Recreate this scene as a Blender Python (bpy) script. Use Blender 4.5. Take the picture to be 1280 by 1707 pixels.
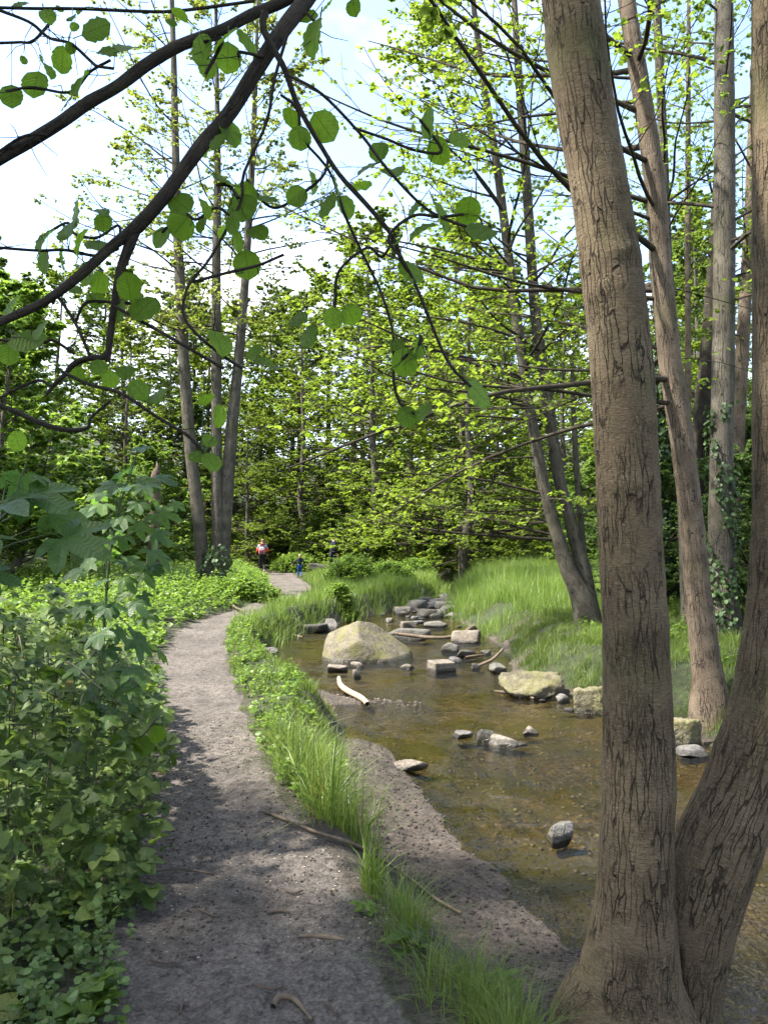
import bpy, bmesh, math, random
import numpy as np
from mathutils import Vector, Matrix

# ------------------------------------------------------------------ camera, sky, sun, exposure
scene = bpy.context.scene
for o in list(bpy.data.objects):
    bpy.data.objects.remove(o)
COL = scene.collection
R = math.radians
F = 1282.0                      # focal length in photograph pixels
CAMH, PITCH = 1.6, R(2.1)

cam_d = bpy.data.cameras.new("camera")
cam_d.sensor_fit = 'VERTICAL'
cam_d.sensor_height = 24.0
cam_d.lens = 24.0 * F / 1707.0
cam_d.clip_start, cam_d.clip_end = 0.05, 2000
cam = bpy.data.objects.new("camera", cam_d)
COL.objects.link(cam)
cam.location = (0, 0, CAMH)
cam.rotation_euler = (R(90) + PITCH, 0, 0)
scene.camera = cam

SUN_EL, SUN_AZ = R(56), R(-104)          # azimuth measured from +Y towards +X: the sun stands to the left
SUN_STRENGTH, SKY_STRENGTH, EXPOSURE = 4.3, 0.145, 2.2
sun_dir = Vector((math.sin(SUN_AZ) * math.cos(SUN_EL), math.cos(SUN_AZ) * math.cos(SUN_EL), math.sin(SUN_EL)))
sl = bpy.data.lights.new("sun", 'SUN')
sl.energy, sl.angle, sl.color = SUN_STRENGTH, R(2.2), (1.0, 0.95, 0.86)
so = bpy.data.objects.new("sun", sl)
so.rotation_euler = (-sun_dir).to_track_quat('-Z', 'Y').to_euler()
so.location = (-20, 0, 40)
COL.objects.link(so)

world = bpy.data.worlds.new("World")
scene.world = world
world.use_nodes = True
nt = world.node_tree
nt.nodes.clear()
wo = nt.nodes.new('ShaderNodeOutputWorld')
bg = nt.nodes.new('ShaderNodeBackground')
bg.inputs['Strength'].default_value = SKY_STRENGTH
sky = nt.nodes.new('ShaderNodeTexSky')
sky.sky_type = 'NISHITA'
sky.sun_disc = False
sky.sun_elevation = SUN_EL
sky.sun_rotation = SUN_AZ % (2 * math.pi)
sky.air_density, sky.dust_density = 1.0, 1.5
tc = nt.nodes.new('ShaderNodeTexCoord')
mp = nt.nodes.new('ShaderNodeMapping')
mp.inputs['Scale'].default_value = (1.0, 1.0, 2.0)
mp.inputs['Location'].default_value = (7.0, 3.0, 2.0)
cn = nt.nodes.new('ShaderNodeTexNoise')
cn.inputs['Scale'].default_value = 1.7
cn.inputs['Detail'].default_value = 7
cn.inputs['Roughness'].default_value = 0.55
cr = nt.nodes.new('ShaderNodeValToRGB')
cr.color_ramp.elements[0].position, cr.color_ramp.elements[0].color = 0.44, (0.0, 0.0, 0.0, 1)
cr.color_ramp.elements[1].position, cr.color_ramp.elements[1].color = 0.66, (1, 1, 1, 1)
cm = nt.nodes.new('ShaderNodeMix')
cm.data_type = 'RGBA'
cm.inputs['B'].default_value = (4.0, 4.0, 4.25, 1)       # sunlit cloud, in the sky texture's own units
nt.links.new(tc.outputs['Generated'], mp.inputs['Vector'])
nt.links.new(mp.outputs[0], cn.inputs['Vector'])
nt.links.new(cn.outputs['Fac'], cr.inputs[0])
nt.links.new(cr.outputs[0], cm.inputs['Factor'])
nt.links.new(sky.outputs[0], cm.inputs['A'])
nt.links.new(cm.outputs['Result'], bg.inputs[0])
nt.links.new(bg.outputs[0], wo.inputs[0])

scene.view_settings.view_transform = 'Standard'
scene.view_settings.look = 'None'
scene.view_settings.exposure = EXPOSURE
scene.view_settings.gamma = 1
scene.view_settings.use_curve_mapping = False
cy = scene.cycles
cy.max_bounces, cy.diffuse_bounces, cy.glossy_bounces = 7, 4, 2
cy.transmission_bounces, cy.transparent_max_bounces = 4, 8
cy.caustics_reflective = cy.caustics_refractive = False
cy.sample_clamp_indirect = 6
cy.use_denoising = True
cy.use_adaptive_sampling = True
cy.adaptive_threshold = 0.025

# ------------------------------------------------------------------ helpers
def ray(px, py):
    u, v = (px - 640) / F, (853.5 - py) / F
    c, s = math.cos(PITCH), math.sin(PITCH)
    return np.array([u, c - v * s, s + v * c])

def P(px, py, Y):
    """world point at distance Y along +Y seen at photograph pixel (px, py)"""
    d = ray(px, py)
    return np.array([0, 0, CAMH]) + d * (Y / d[1])

def G(px, py, z=0.0):
    """point of the level z seen at a photograph pixel"""
    d = ray(px, py)
    return np.array([0, 0, CAMH]) + d * ((z - CAMH) / d[2])

def smooth(a, b, x):
    t = np.clip((x - a) / (b - a), 0, 1)
    return t * t * (3 - 2 * t)

def _hash(i, j, k, seed):
    h = (i.astype(np.int64) * 374761393 + j.astype(np.int64) * 668265263 + k.astype(np.int64) * 2147483647 + seed * 974711) & 0x7fffffff
    h = ((h ^ (h >> 13)) * 1274126177) & 0x7fffffff
    h = ((h ^ (h >> 16)) * 668265261) & 0x7fffffff
    return ((h >> 7) & 0xffff) / 65535.0

def vnoise(p, seed=0):
    p = np.asarray(p, float)
    f0 = np.floor(p)
    t = p - f0
    t = t * t * (3 - 2 * t)
    i, j, k = f0[..., 0], f0[..., 1], f0[..., 2]
    out = 0
    for a in (0, 1):
        for b in (0, 1):
            for c in (0, 1):
                w = (t[..., 0] if a else 1 - t[..., 0]) * (t[..., 1] if b else 1 - t[..., 1]) * (t[..., 2] if c else 1 - t[..., 2])
                out = out + w * _hash(i + a, j + b, k + c, seed)
    return out * 2 - 1

def fbm(p, octv=4, seed=0, gain=0.5):
    p = np.asarray(p, float)
    s, a, tot = 0, 1.0, 0
    for o in range(octv):
        s = s + a * vnoise(p * (2.03 ** o) + 17.3 * o, seed + o)
        tot += a
        a *= gain
    return s / tot

def fbm2(x, y, sc, octv=4, seed=0, gain=0.5):
    return fbm(np.stack([x * sc, y * sc, np.zeros_like(x) + 0.37], -1), octv, seed, gain)

def link(o, parent=None):
    COL.objects.link(o)
    if parent is not None:
        o.parent = parent
    return o

def tag(o, label=None, cat=None, group=None, kind=None):
    if label: o['label'] = label
    if cat: o['category'] = cat
    if group: o['group'] = group
    if kind: o['kind'] = kind
    return o

def thing(name, loc, label, cat, group=None):
    o = bpy.data.objects.new(name, None)
    o.empty_display_size = 0.1
    o.location = [float(c) for c in loc]
    link(o)
    return tag(o, label, cat, group)

def mesh(name, V, faces, mats, smooth_=True, attrs=None, uv=None, midx=None):
    """V (n,3); faces: list of (m,k) int arrays; attrs: {name: (n,) or (n,3)}; uv (n,2) per vertex"""
    me = bpy.data.meshes.new(name)
    V = np.asarray(V, np.float32)
    if not isinstance(faces, (list, tuple)):
        faces = [faces]
    faces = [np.asarray(f, np.int32) for f in faces if len(f)]
    loops = np.concatenate([f.ravel() for f in faces])
    counts = np.concatenate([np.full(len(f), f.shape[1], np.int32) for f in faces])
    starts = np.concatenate([[0], np.cumsum(counts)[:-1]]).astype(np.int32)
    me.vertices.add(len(V)); me.loops.add(len(loops)); me.polygons.add(len(counts))
    me.vertices.foreach_set('co', V.ravel())
    me.loops.foreach_set('vertex_index', loops)
    me.polygons.foreach_set('loop_start', starts)
    me.polygons.foreach_set('use_smooth', np.full(len(counts), bool(smooth_)))
    for m in (mats if isinstance(mats, (list, tuple)) else [mats]):
        me.materials.append(m)
    if midx is not None:
        me.polygons.foreach_set('material_index', np.asarray(midx, np.int32))
    for k, a in (attrs or {}).items():
        a = np.asarray(a, np.float32)
        if a.ndim == 1:
            me.attributes.new(k, 'FLOAT', 'POINT').data.foreach_set('value', a)
        else:
            me.attributes.new(k, 'FLOAT_VECTOR', 'POINT').data.foreach_set('vector', a.ravel())
    if uv is not None:
        l = me.uv_layers.new(name='uv')
        l.data.foreach_set('uv', np.asarray(uv, np.float32)[loops].ravel())
    me.update(calc_edges=True)
    return me

def obj(name, me, parent=None, loc=None):
    o = bpy.data.objects.new(name, me)
    if loc is not None: o.location = [float(c) for c in loc]
    return link(o, parent)

def base_of(parent):
    l = np.zeros(3)
    while parent is not None:
        l = l + np.array(parent.location)
        parent = parent.parent
    return l

class Bag:
    """collects geometry pieces into one mesh"""
    def __init__(s): s.V, s.F, s.A, s.U, s.M, s.n = [], [], {}, [], [], 0
    def add(s, V, faces, attrs=None, uv=None, m=0):
        V = np.asarray(V, float).reshape(-1, 3)
        if not isinstance(faces, (list, tuple)): faces = [faces]
        for f in faces:
            f = np.asarray(f)
            if len(f):
                s.F.append(f + s.n); s.M.append(np.full(len(f), m))
        s.V.append(V)
        attrs = attrs or {}
        for k in ('rnd', 'bc'):
            a = attrs.get(k)
            if a is None: a = np.zeros((len(V), 3)) if k == 'bc' else np.full(len(V), 0.5)
            s.A.setdefault(k, []).append(np.asarray(a, float))
        s.U.append(np.zeros((len(V), 2)) if uv is None else uv)
        s.n += len(V)
        return s
    def build(s, name, mats, parent=None, smooth_=True, kind=None):
        V = np.concatenate(s.V) - base_of(parent)
        # same-arity faces stay in order: group by arity
        order = sorted(range(len(s.F)), key=lambda i: s.F[i].shape[1])
        Fs, Ms = [], []
        for k in sorted({f.shape[1] for f in s.F}):
            Fs.append(np.concatenate([s.F[i] for i in order if s.F[i].shape[1] == k]))
            Ms.append(np.concatenate([s.M[i] for i in order if s.F[i].shape[1] == k]))
        me = mesh(name, V, Fs, mats, smooth_, {k: np.concatenate(a) for k, a in s.A.items()}, np.concatenate(s.U), np.concatenate(Ms))
        o = obj(name, me, parent)
        if kind: o['kind'] = kind
        return o

def catmull(pts, n):
    pts = np.asarray(pts, float)
    p = np.vstack([2 * pts[0] - pts[1], pts, 2 * pts[-1] - pts[-2]])
    m = len(pts) - 1
    seg = np.linalg.norm(np.diff(pts[:, :3], axis=0), axis=1) + 1e-9
    cum = np.concatenate([[0], np.cumsum(seg)])
    t = np.linspace(0, cum[-1], n)
    i = np.clip(np.searchsorted(cum, t, 'right') - 1, 0, m - 1)
    u = ((t - cum[i]) / seg[i])[:, None]
    a, b, c, d = p[i], p[i + 1], p[i + 2], p[i + 3]
    return 0.5 * (2 * b + (c - a) * u + (2 * a - 5 * b + 4 * c - d) * u ** 2 + (3 * b - a - 3 * c + d) * u ** 3)

def tubes(pl, rad, sides=4):
    """pl (N,K,3) rad (N,K) -> verts, quads, bark coordinates"""
    pl = np.asarray(pl, float); rad = np.asarray(rad, float)
    N, K, _ = pl.shape
    t = np.gradient(pl, axis=1)
    t /= np.linalg.norm(t, axis=2, keepdims=True) + 1e-9
    ref = np.zeros_like(t); 
    tm = np.abs(t.mean(1))
    ax = np.argmin(tm, axis=1)
    ref[np.arange(N)[:, None], np.arange(K)[None, :], ax[:, None]] = 1
    s = np.cross(t, ref); s /= np.linalg.norm(s, axis=2, keepdims=True) + 1e-9
    b = np.cross(t, s)
    th = np.linspace(0, 2 * np.pi, sides, endpoint=False)
    V = pl[:, :, None] + rad[:, :, None, None] * (np.cos(th)[None, None, :, None] * s[:, :, None] + np.sin(th)[None, None, :, None] * b[:, :, None])
    ln = np.concatenate([np.zeros((N, 1)), np.cumsum(np.linalg.norm(np.diff(pl, axis=1), axis=2), 1)], 1)
    bc = np.stack([rad[:, :, None] * np.cos(th) + np.arange(N)[:, None, None] * 3.1, rad[:, :, None] * np.sin(th), np.repeat(ln[:, :, None], sides, 2)], -1)
    n, k, q = np.meshgrid(np.arange(N), np.arange(K - 1), np.arange(sides), indexing='ij')
    i0 = (n * K + k) * sides + q
    i1 = (n * K + k) * sides + (q + 1) % sides
    quads = np.stack([i0, i1, i1 + sides, i0 + sides], -1).reshape(-1, 4)
    return V.reshape(-1, 3), quads, bc.reshape(-1, 3)

def rot_from(nrm, axis):
    """rotation matrices whose columns are (side, axis, normal)"""
    y = axis / (np.linalg.norm(axis, axis=1, keepdims=True) + 1e-9)
    x = np.cross(y, nrm); x /= np.linalg.norm(x, axis=1, keepdims=True) + 1e-9
    z = np.cross(x, y)
    return np.stack([x, y, z], -1)

def scatter(T, pos, Rm, sc, rnd=None):
    """copies template T=(verts,faces,uv) into one array"""
    tv, tf, tu = T
    N, n = len(pos), len(tv)
    sc = np.broadcast_to(np.asarray(sc, float), (N,)) if np.ndim(sc) < 2 else sc
    loc = tv[None] * (sc[:, None, None] if sc.ndim == 1 else sc[:, None, :])
    V = np.einsum('nij,nvj->nvi', Rm, loc) + pos[:, None]
    Fs = [(f[None] + (np.arange(N) * n)[:, None, None]).reshape(-1, f.shape[1]) for f in tf]
    rnd = np.random.default_rng(N).random(N) if rnd is None else rnd
    return V.reshape(-1, 3), Fs, np.repeat(rnd, n), np.tile(tu, (N, 1))

# ------------------------------------------------------------------ materials
MAT = {}
class NT:
    def __init__(s, name):
        s.m = bpy.data.materials.new(name); s.m.use_nodes = True
        s.t = s.m.node_tree; s.t.nodes.clear()
        s.out = s.t.nodes.new('ShaderNodeOutputMaterial')
        MAT[name] = s.m
    def n(s, typ, **kw):
        nd = s.t.nodes.new('ShaderNode' + typ)
        for k, v in kw.items():
            if hasattr(nd, k): setattr(nd, k, v)
        return nd
    def put(s, sock, v):
        if isinstance(v, bpy.types.NodeSocket): s.t.links.new(v, sock)
        else: sock.default_value = v
    def attr(s, name): return s.n('Attribute', attribute_name=name)
    def math(s, op, a, b=0.0, c=0.0, clamp=False):
        nd = s.n('Math', operation=op, use_clamp=clamp)
        for i, v in enumerate((a, b, c)): s.put(nd.inputs[i], v)
        return nd.outputs[0]
    def vscale(s, v, sc):
        nd = s.n('VectorMath', operation='MULTIPLY'); s.put(nd.inputs[0], v); nd.inputs[1].default_value = sc
        return nd.outputs[0]
    def noise(s, v, scale, detail=3, rough=0.55, dist=0.0):
        nd = s.n('TexNoise'); s.put(nd.inputs['Vector'], v)
        nd.inputs['Scale'].default_value = scale; nd.inputs['Detail'].default_value = detail
        nd.inputs['Roughness'].default_value = rough; nd.inputs['Distortion'].default_value = dist
        return nd.outputs['Fac']
    def voro(s, v, scale, feature='F1'):
        nd = s.n('TexVoronoi', feature=feature); s.put(nd.inputs['Vector'], v); nd.inputs['Scale'].default_value = scale
        return nd
    def ramp(s, fac, stops):
        nd = s.n('ValToRGB'); s.put(nd.inputs[0], fac)
        el = nd.color_ramp.elements
        while len(el) < len(stops): el.new(0.5)
        for e, (p, c) in zip(el, stops):
            e.position = p; e.color = (*c, 1) if len(c) == 3 else c
        return nd.outputs[0]
    def step(s, x, a, b):
        nd = s.n('MapRange', interpolation_type='SMOOTHSTEP'); s.put(nd.inputs[0], x)
        nd.inputs[1].default_value = a; nd.inputs[2].default_value = b
        return nd.outputs[0]
    def mix(s, f, a, b, mode='MIX'):
        nd = s.n('Mix', data_type='RGBA', blend_type=mode)
        s.put(nd.inputs['Factor'], f); s.put(nd.inputs['A'], a if not isinstance(a, tuple) else (*a, 1)); s.put(nd.inputs['B'], b if not isinstance(b, tuple) else (*b, 1))
        return nd.outputs['Result']
    def bump(s, h, strength, dist, normal=None):
        nd = s.n('Bump'); s.put(nd.inputs['Height'], h); nd.inputs['Strength'].default_value = strength; nd.inputs['Distance'].default_value = dist
        if normal is not None: s.put(nd.inputs['Normal'], normal)
        return nd.outputs[0]
    def principled(s, col, rough=0.7, normal=None, spec=0.3):
        nd = s.n('BsdfPrincipled'); s.put(nd.inputs['Base Color'], (*col, 1) if isinstance(col, tuple) else col)
        s.put(nd.inputs['Roughness'], rough); nd.inputs['Specular IOR Level'].default_value = spec
        if normal is not None: s.put(nd.inputs['Normal'], normal)
        return nd.outputs[0]
    def done(s, sh): s.t.links.new(sh, s.out.inputs[0]); return s.m

def leaf_mat(name, c0, c1, c2, trans=0.42, tcol=1.35, rough=0.45, veins=False, dead=0.0):
    """c0 dark, c1 mid, c2 light; each leaf picks its own tone"""
    m = NT(name)
    rnd = m.attr('rnd').outputs['Fac']
    oi = m.n('ObjectInfo').outputs['Random']
    r = m.math('FRACT', m.math('ADD', rnd, m.math('MULTIPLY', oi, 0.0 if not veins else 7.31)))
    stops = [(0.0, c0), (0.5, c1), (1.0, c2)]
    if dead: stops = [(0.0, c0), (0.5, c1), (1.0 - dead, c2), (1.0, (0.16, 0.13, 0.03))]
    col = m.ramp(r, stops)
    nrm = None
    if veins:
        uv = m.n('UVMap'); uv.uv_map = 'uv'
        sep = m.n('SeparateXYZ'); m.t.links.new(uv.outputs[0], sep.inputs[0])
        au = m.math('ABSOLUTE', sep.outputs[0])
        ph = m.math('SUBTRACT', m.math('MULTIPLY', sep.outputs[1], 8.0), m.math('MULTIPLY', au, 2.6))
        tri = m.math('ABSOLUTE', m.math('SUBTRACT', m.math('FRACT', ph), 0.5))
        lat = m.math('SUBTRACT', 1.0, m.step(tri, 0.0, 0.13))
        mid = m.math('SUBTRACT', 1.0, m.step(au, 0.01, 0.07))
        vein = m.math('MAXIMUM', m.math('MULTIPLY', lat, 0.6), mid)
        vein_f = vein
        nrm = m.bump(m.math('MULTIPLY', tri, 1.0), 0.55, 0.003)
        fleck = m.noise(m.n('TexCoord').outputs['Object'], 5.0, 4)
        col = m.mix(m.math('MULTIPLY', m.step(fleck, 0.45, 0.7), 0.35), col, tuple(c * 0.6 for c in c0))
    tc_ = m.mix(1.0, col, (tcol, tcol * 1.0, tcol * 0.7), 'MULTIPLY')
    if veins: tc_ = m.mix(m.math('MULTIPLY', vein_f, 0.55), tc_, tuple(c * 0.55 for c in c0))
    tr = m.n('BsdfTranslucent'); m.put(tr.inputs['Color'], tc_)
    if nrm is not None: m.put(tr.inputs['Normal'], nrm)
    pr = m.principled(col, rough, nrm, 0.35)
    mx = m.n('MixShader'); mx.inputs[0].default_value = trans
    m.t.links.new(pr, mx.inputs[1]); m.t.links.new(tr.outputs[0], mx.inputs[2])
    return m.done(mx.outputs[0])

leaf_mat('alder_leaf', (0.07, 0.125, 0.010), (0.09, 0.16, 0.014), (0.11, 0.185, 0.02), 0.66, 2.2, 0.5, True)
leaf_mat('sycamore_leaf', (0.035, 0.08, 0.022), (0.06, 0.12, 0.028), (0.095, 0.165, 0.03), 0.52, 2.0, 0.40, True)
leaf_mat('bramble_leaf', (0.032, 0.062, 0.012), (0.072, 0.12, 0.02), (0.14, 0.19, 0.04), 0.42, 1.7, 0.52, True, 0.02)
leaf_mat('canopy_light', (0.085, 0.13, 0.014), (0.125, 0.18, 0.02), (0.17, 0.22, 0.034), 0.54, 1.75, 0.5)
leaf_mat('canopy_mid', (0.07, 0.11, 0.016), (0.10, 0.15, 0.022), (0.135, 0.19, 0.04), 0.50, 1.8, 0.5)
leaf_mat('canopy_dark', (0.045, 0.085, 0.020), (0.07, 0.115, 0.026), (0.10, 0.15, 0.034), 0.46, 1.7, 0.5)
leaf_mat('canopy_young', (0.10, 0.13, 0.025), (0.14, 0.17, 0.035), (0.18, 0.20, 0.055), 0.52, 1.7, 0.5)
leaf_mat('herb_leaf', (0.07, 0.125, 0.018), (0.115, 0.185, 0.028), (0.165, 0.235, 0.05), 0.48, 1.75, 0.42)
leaf_mat('ground_leaf', (0.05, 0.09, 0.022), (0.09, 0.15, 0.036), (0.14, 0.20, 0.06), 0.42, 1.6, 0.45, False, 0.04)
leaf_mat('ivy_leaf', (0.015, 0.035, 0.01), (0.028, 0.06, 0.014), (0.05, 0.09, 0.02), 0.2, 1.2, 0.55)
leaf_mat('grass_blade', (0.065, 0.11, 0.018), (0.11, 0.165, 0.03), (0.165, 0.215, 0.06), 0.44, 1.6, 0.45, False, 0.05)
leaf_mat('grass_lush', (0.09, 0.155, 0.026), (0.135, 0.21, 0.042), (0.21, 0.265, 0.075), 0.46, 1.65, 0.45, False, 0.03)

def bark_mat(name, base, crack, pale, sc=1.0, near=False, algae=0.3):
    m = NT(name)
    bc = m.attr('bc').outputs['Vector']
    big = m.noise(bc, 3.0 * sc, 4)
    nz = m.n('TexNoise'); m.put(nz.inputs['Vector'], m.vscale(bc, (1, 1, 0.6))); nz.inputs['Scale'].default_value = 22 * sc; nz.inputs['Detail'].default_value = 3
    off = m.n('VectorMath', operation='MULTIPLY_ADD'); m.put(off.inputs[0], nz.outputs['Color']); off.inputs[1].default_value = (0.026 / sc, 0.026 / sc, 0.09 / sc); m.put(off.inputs[2], bc)
    v1 = m.voro(m.vscale(off.outputs[0], (1, 1, 0.085)), 40 * sc, 'DISTANCE_TO_EDGE').outputs['Distance']
    gate = m.step(m.noise(m.vscale(bc, (1, 1, 0.45)), 9 * sc, 3), 0.42, 0.56)
    crackf = m.math('MULTIPLY', m.math('SUBTRACT', 1.0, m.step(v1, 0.01, 0.065)), gate)
    v2 = m.voro(m.vscale(off.outputs[0], (1, 1, 0.22)), 60 * sc, 'DISTANCE_TO_EDGE').outputs['Distance']
    fine = m.math('MULTIPLY', m.math('SUBTRACT', 1.0, m.step(v2, 0.0, 0.12)), m.step(m.noise(bc, 9 * sc, 2), 0.42, 0.66))
    wr = m.noise(m.vscale(bc, (1, 1, 5.5)), 42 * sc, 4, 0.65)
    gr = m.noise(bc, 160 * sc, 3, 0.7)
    col = m.ramp(m.math('ADD', m.math('MULTIPLY', big, 0.4), m.math('MULTIPLY', wr, 0.6)), [(0.36, tuple(c * 0.5 for c in base)), (0.5, base), (0.63, pale)])
    if algae:
        col = m.mix(m.math('MULTIPLY', m.step(m.noise(bc, 2.1 * sc, 4), 0.50, 0.72), algae), col, (0.085, 0.10, 0.03))
    col = m.mix(m.math('MULTIPLY', m.step(gr, 0.48, 0.66), 0.45), col, tuple(c * 0.5 for c in base))
    col = m.mix(m.math('MAXIMUM', m.math('MULTIPLY', crackf, 0.78), m.math('MULTIPLY', fine, 0.35)), col, crack)
    h = m.math('ADD', m.math('MULTIPLY', crackf, -1.0), m.math('ADD', m.math('MULTIPLY', wr, 0.5), m.math('MULTIPLY', fine, -0.35)))
    h = m.math('ADD', h, m.math('MULTIPLY', gr, 0.2))
    return m.done(m.principled(col, 0.88, m.bump(h, 1.0 if near else 0.9, 0.02 / sc), 0.2))

bark_mat('bark_near', (0.140, 0.104, 0.062), (0.02, 0.014, 0.008), (0.205, 0.16, 0.10), 1.0, True, 0.42)
bark_mat('bark_pale', (0.14, 0.105, 0.072), (0.028, 0.02, 0.014), (0.21, 0.165, 0.12), 0.9, False, 0.2)
bark_mat('bark_grey', (0.095, 0.083, 0.062), (0.022, 0.018, 0.013), (0.15, 0.135, 0.105), 0.8, False, 0.3)
bark_mat('bark_dark', (0.04, 0.032, 0.024), (0.012, 0.01, 0.008), (0.07, 0.055, 0.04), 2.2, False, 0.15)
bark_mat('twig_bark', (0.05, 0.04, 0.028), (0.02, 0.015, 0.01), (0.085, 0.068, 0.05), 2.0, False, 0.2)

def simple(name, col, rough=0.7, var=0.25, sc=8.0, bump=0.3, dist=0.004, spec=0.3):
    m = NT(name)
    co = m.n('TexCoord').outputs['Object']
    n = m.noise(co, sc, 5)
    c = m.ramp(n, [(0.3, tuple(x * (1 - var) for x in col)), (0.7, tuple(min(1, x * (1 + var)) for x in col))])
    return m.done(m.principled(c, rough, m.bump(m.noise(co, sc * 4, 4), bump, dist), spec))

def rock_mat(name, a, b, moss, wet=-0.37):
    m = NT(name)
    g = m.n('NewGeometry')
    pos = g.outputs['Position']
    n1 = m.noise(pos, 3.2, 6, 0.65)
    n2 = m.noise(pos, 26, 4, 0.7)
    col = m.ramp(m.math('ADD', m.math('MULTIPLY', n1, 0.5), m.math('MULTIPLY', n2, 0.5)), [(0.38, a), (0.62, b)])
    col = m.mix(1.0, col, m.ramp(m.noise(pos, 90, 5, 0.75), [(0.36, (0.55, 0.54, 0.52)), (0.62, (1.3, 1.3, 1.28))]), 'MULTIPLY')
    sepn = m.n('SeparateXYZ'); m.t.links.new(g.outputs['Normal'], sepn.inputs[0])
    if moss:
        mk_ = m.math('MULTIPLY', m.step(m.noise(pos, 5.0, 5, 0.7), 0.44, 0.64), moss)
        col = m.mix(mk_, col, (0.11, 0.105, 0.03))
    sp = m.n('SeparateXYZ'); m.t.links.new(pos, sp.inputs[0])
    wetf = m.math('SUBTRACT', 1.0, m.step(m.math('ADD', sp.outputs[2], m.math('MULTIPLY', m.math('SUBTRACT', n2, 0.5), 0.02)), wet, wet + 0.025))
    col = m.mix(m.math('MULTIPLY', wetf, 0.75), col, (0.02, 0.018, 0.014))
    ve = m.voro(pos, 9, 'DISTANCE_TO_EDGE').outputs['Distance']
    h = m.math('ADD', n1, m.math('ADD', m.math('MULTIPLY', n2, 0.35), m.math('MULTIPLY', m.step(ve, 0, 0.04), 0.1)))
    rough = m.math('SUBTRACT', 0.85, m.math('MULTIPLY', wetf, 0.55))
    return m.done(m.principled(col, rough, m.bump(h, 0.9, 0.05), 0.35))

rock_mat('boulder_stone', (0.05, 0.042, 0.028), (0.16, 0.138, 0.10), 0.75)
rock_mat('bank_stone', (0.07, 0.06, 0.036), (0.17, 0.15, 0.10), 0.6)
rock_mat('grey_stone', (0.05, 0.046, 0.043), (0.145, 0.138, 0.13), 0.2)
rock_mat('pale_stone', (0.09, 0.075, 0.06), (0.21, 0.18, 0.15), 0.15)
rock_mat('dark_stone', (0.025, 0.022, 0.02), (0.075, 0.07, 0.064), 0.15)
simple('drift_wood', (0.26, 0.21, 0.145), 0.8, 0.3, 14, 0.5, 0.004)
simple('old_wood', (0.10, 0.075, 0.05), 0.85, 0.4, 18, 0.5, 0.004)
simple('dark_stick', (0.07, 0.05, 0.036), 0.85, 0.4, 22, 0.5, 0.003)
simple('chip_pale', (0.30, 0.26, 0.17), 0.7, 0.4, 30, 0.1, 0.001)
simple('pebble', (0.12, 0.096, 0.077), 0.5, 0.6, 9, 0.2, 0.002)
simple('cane_bark', (0.055, 0.05, 0.025), 0.7, 0.4, 20, 0.2, 0.002)
simple('stem_green', (0.06, 0.09, 0.03), 0.6, 0.3, 20, 0.2, 0.002)

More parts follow.
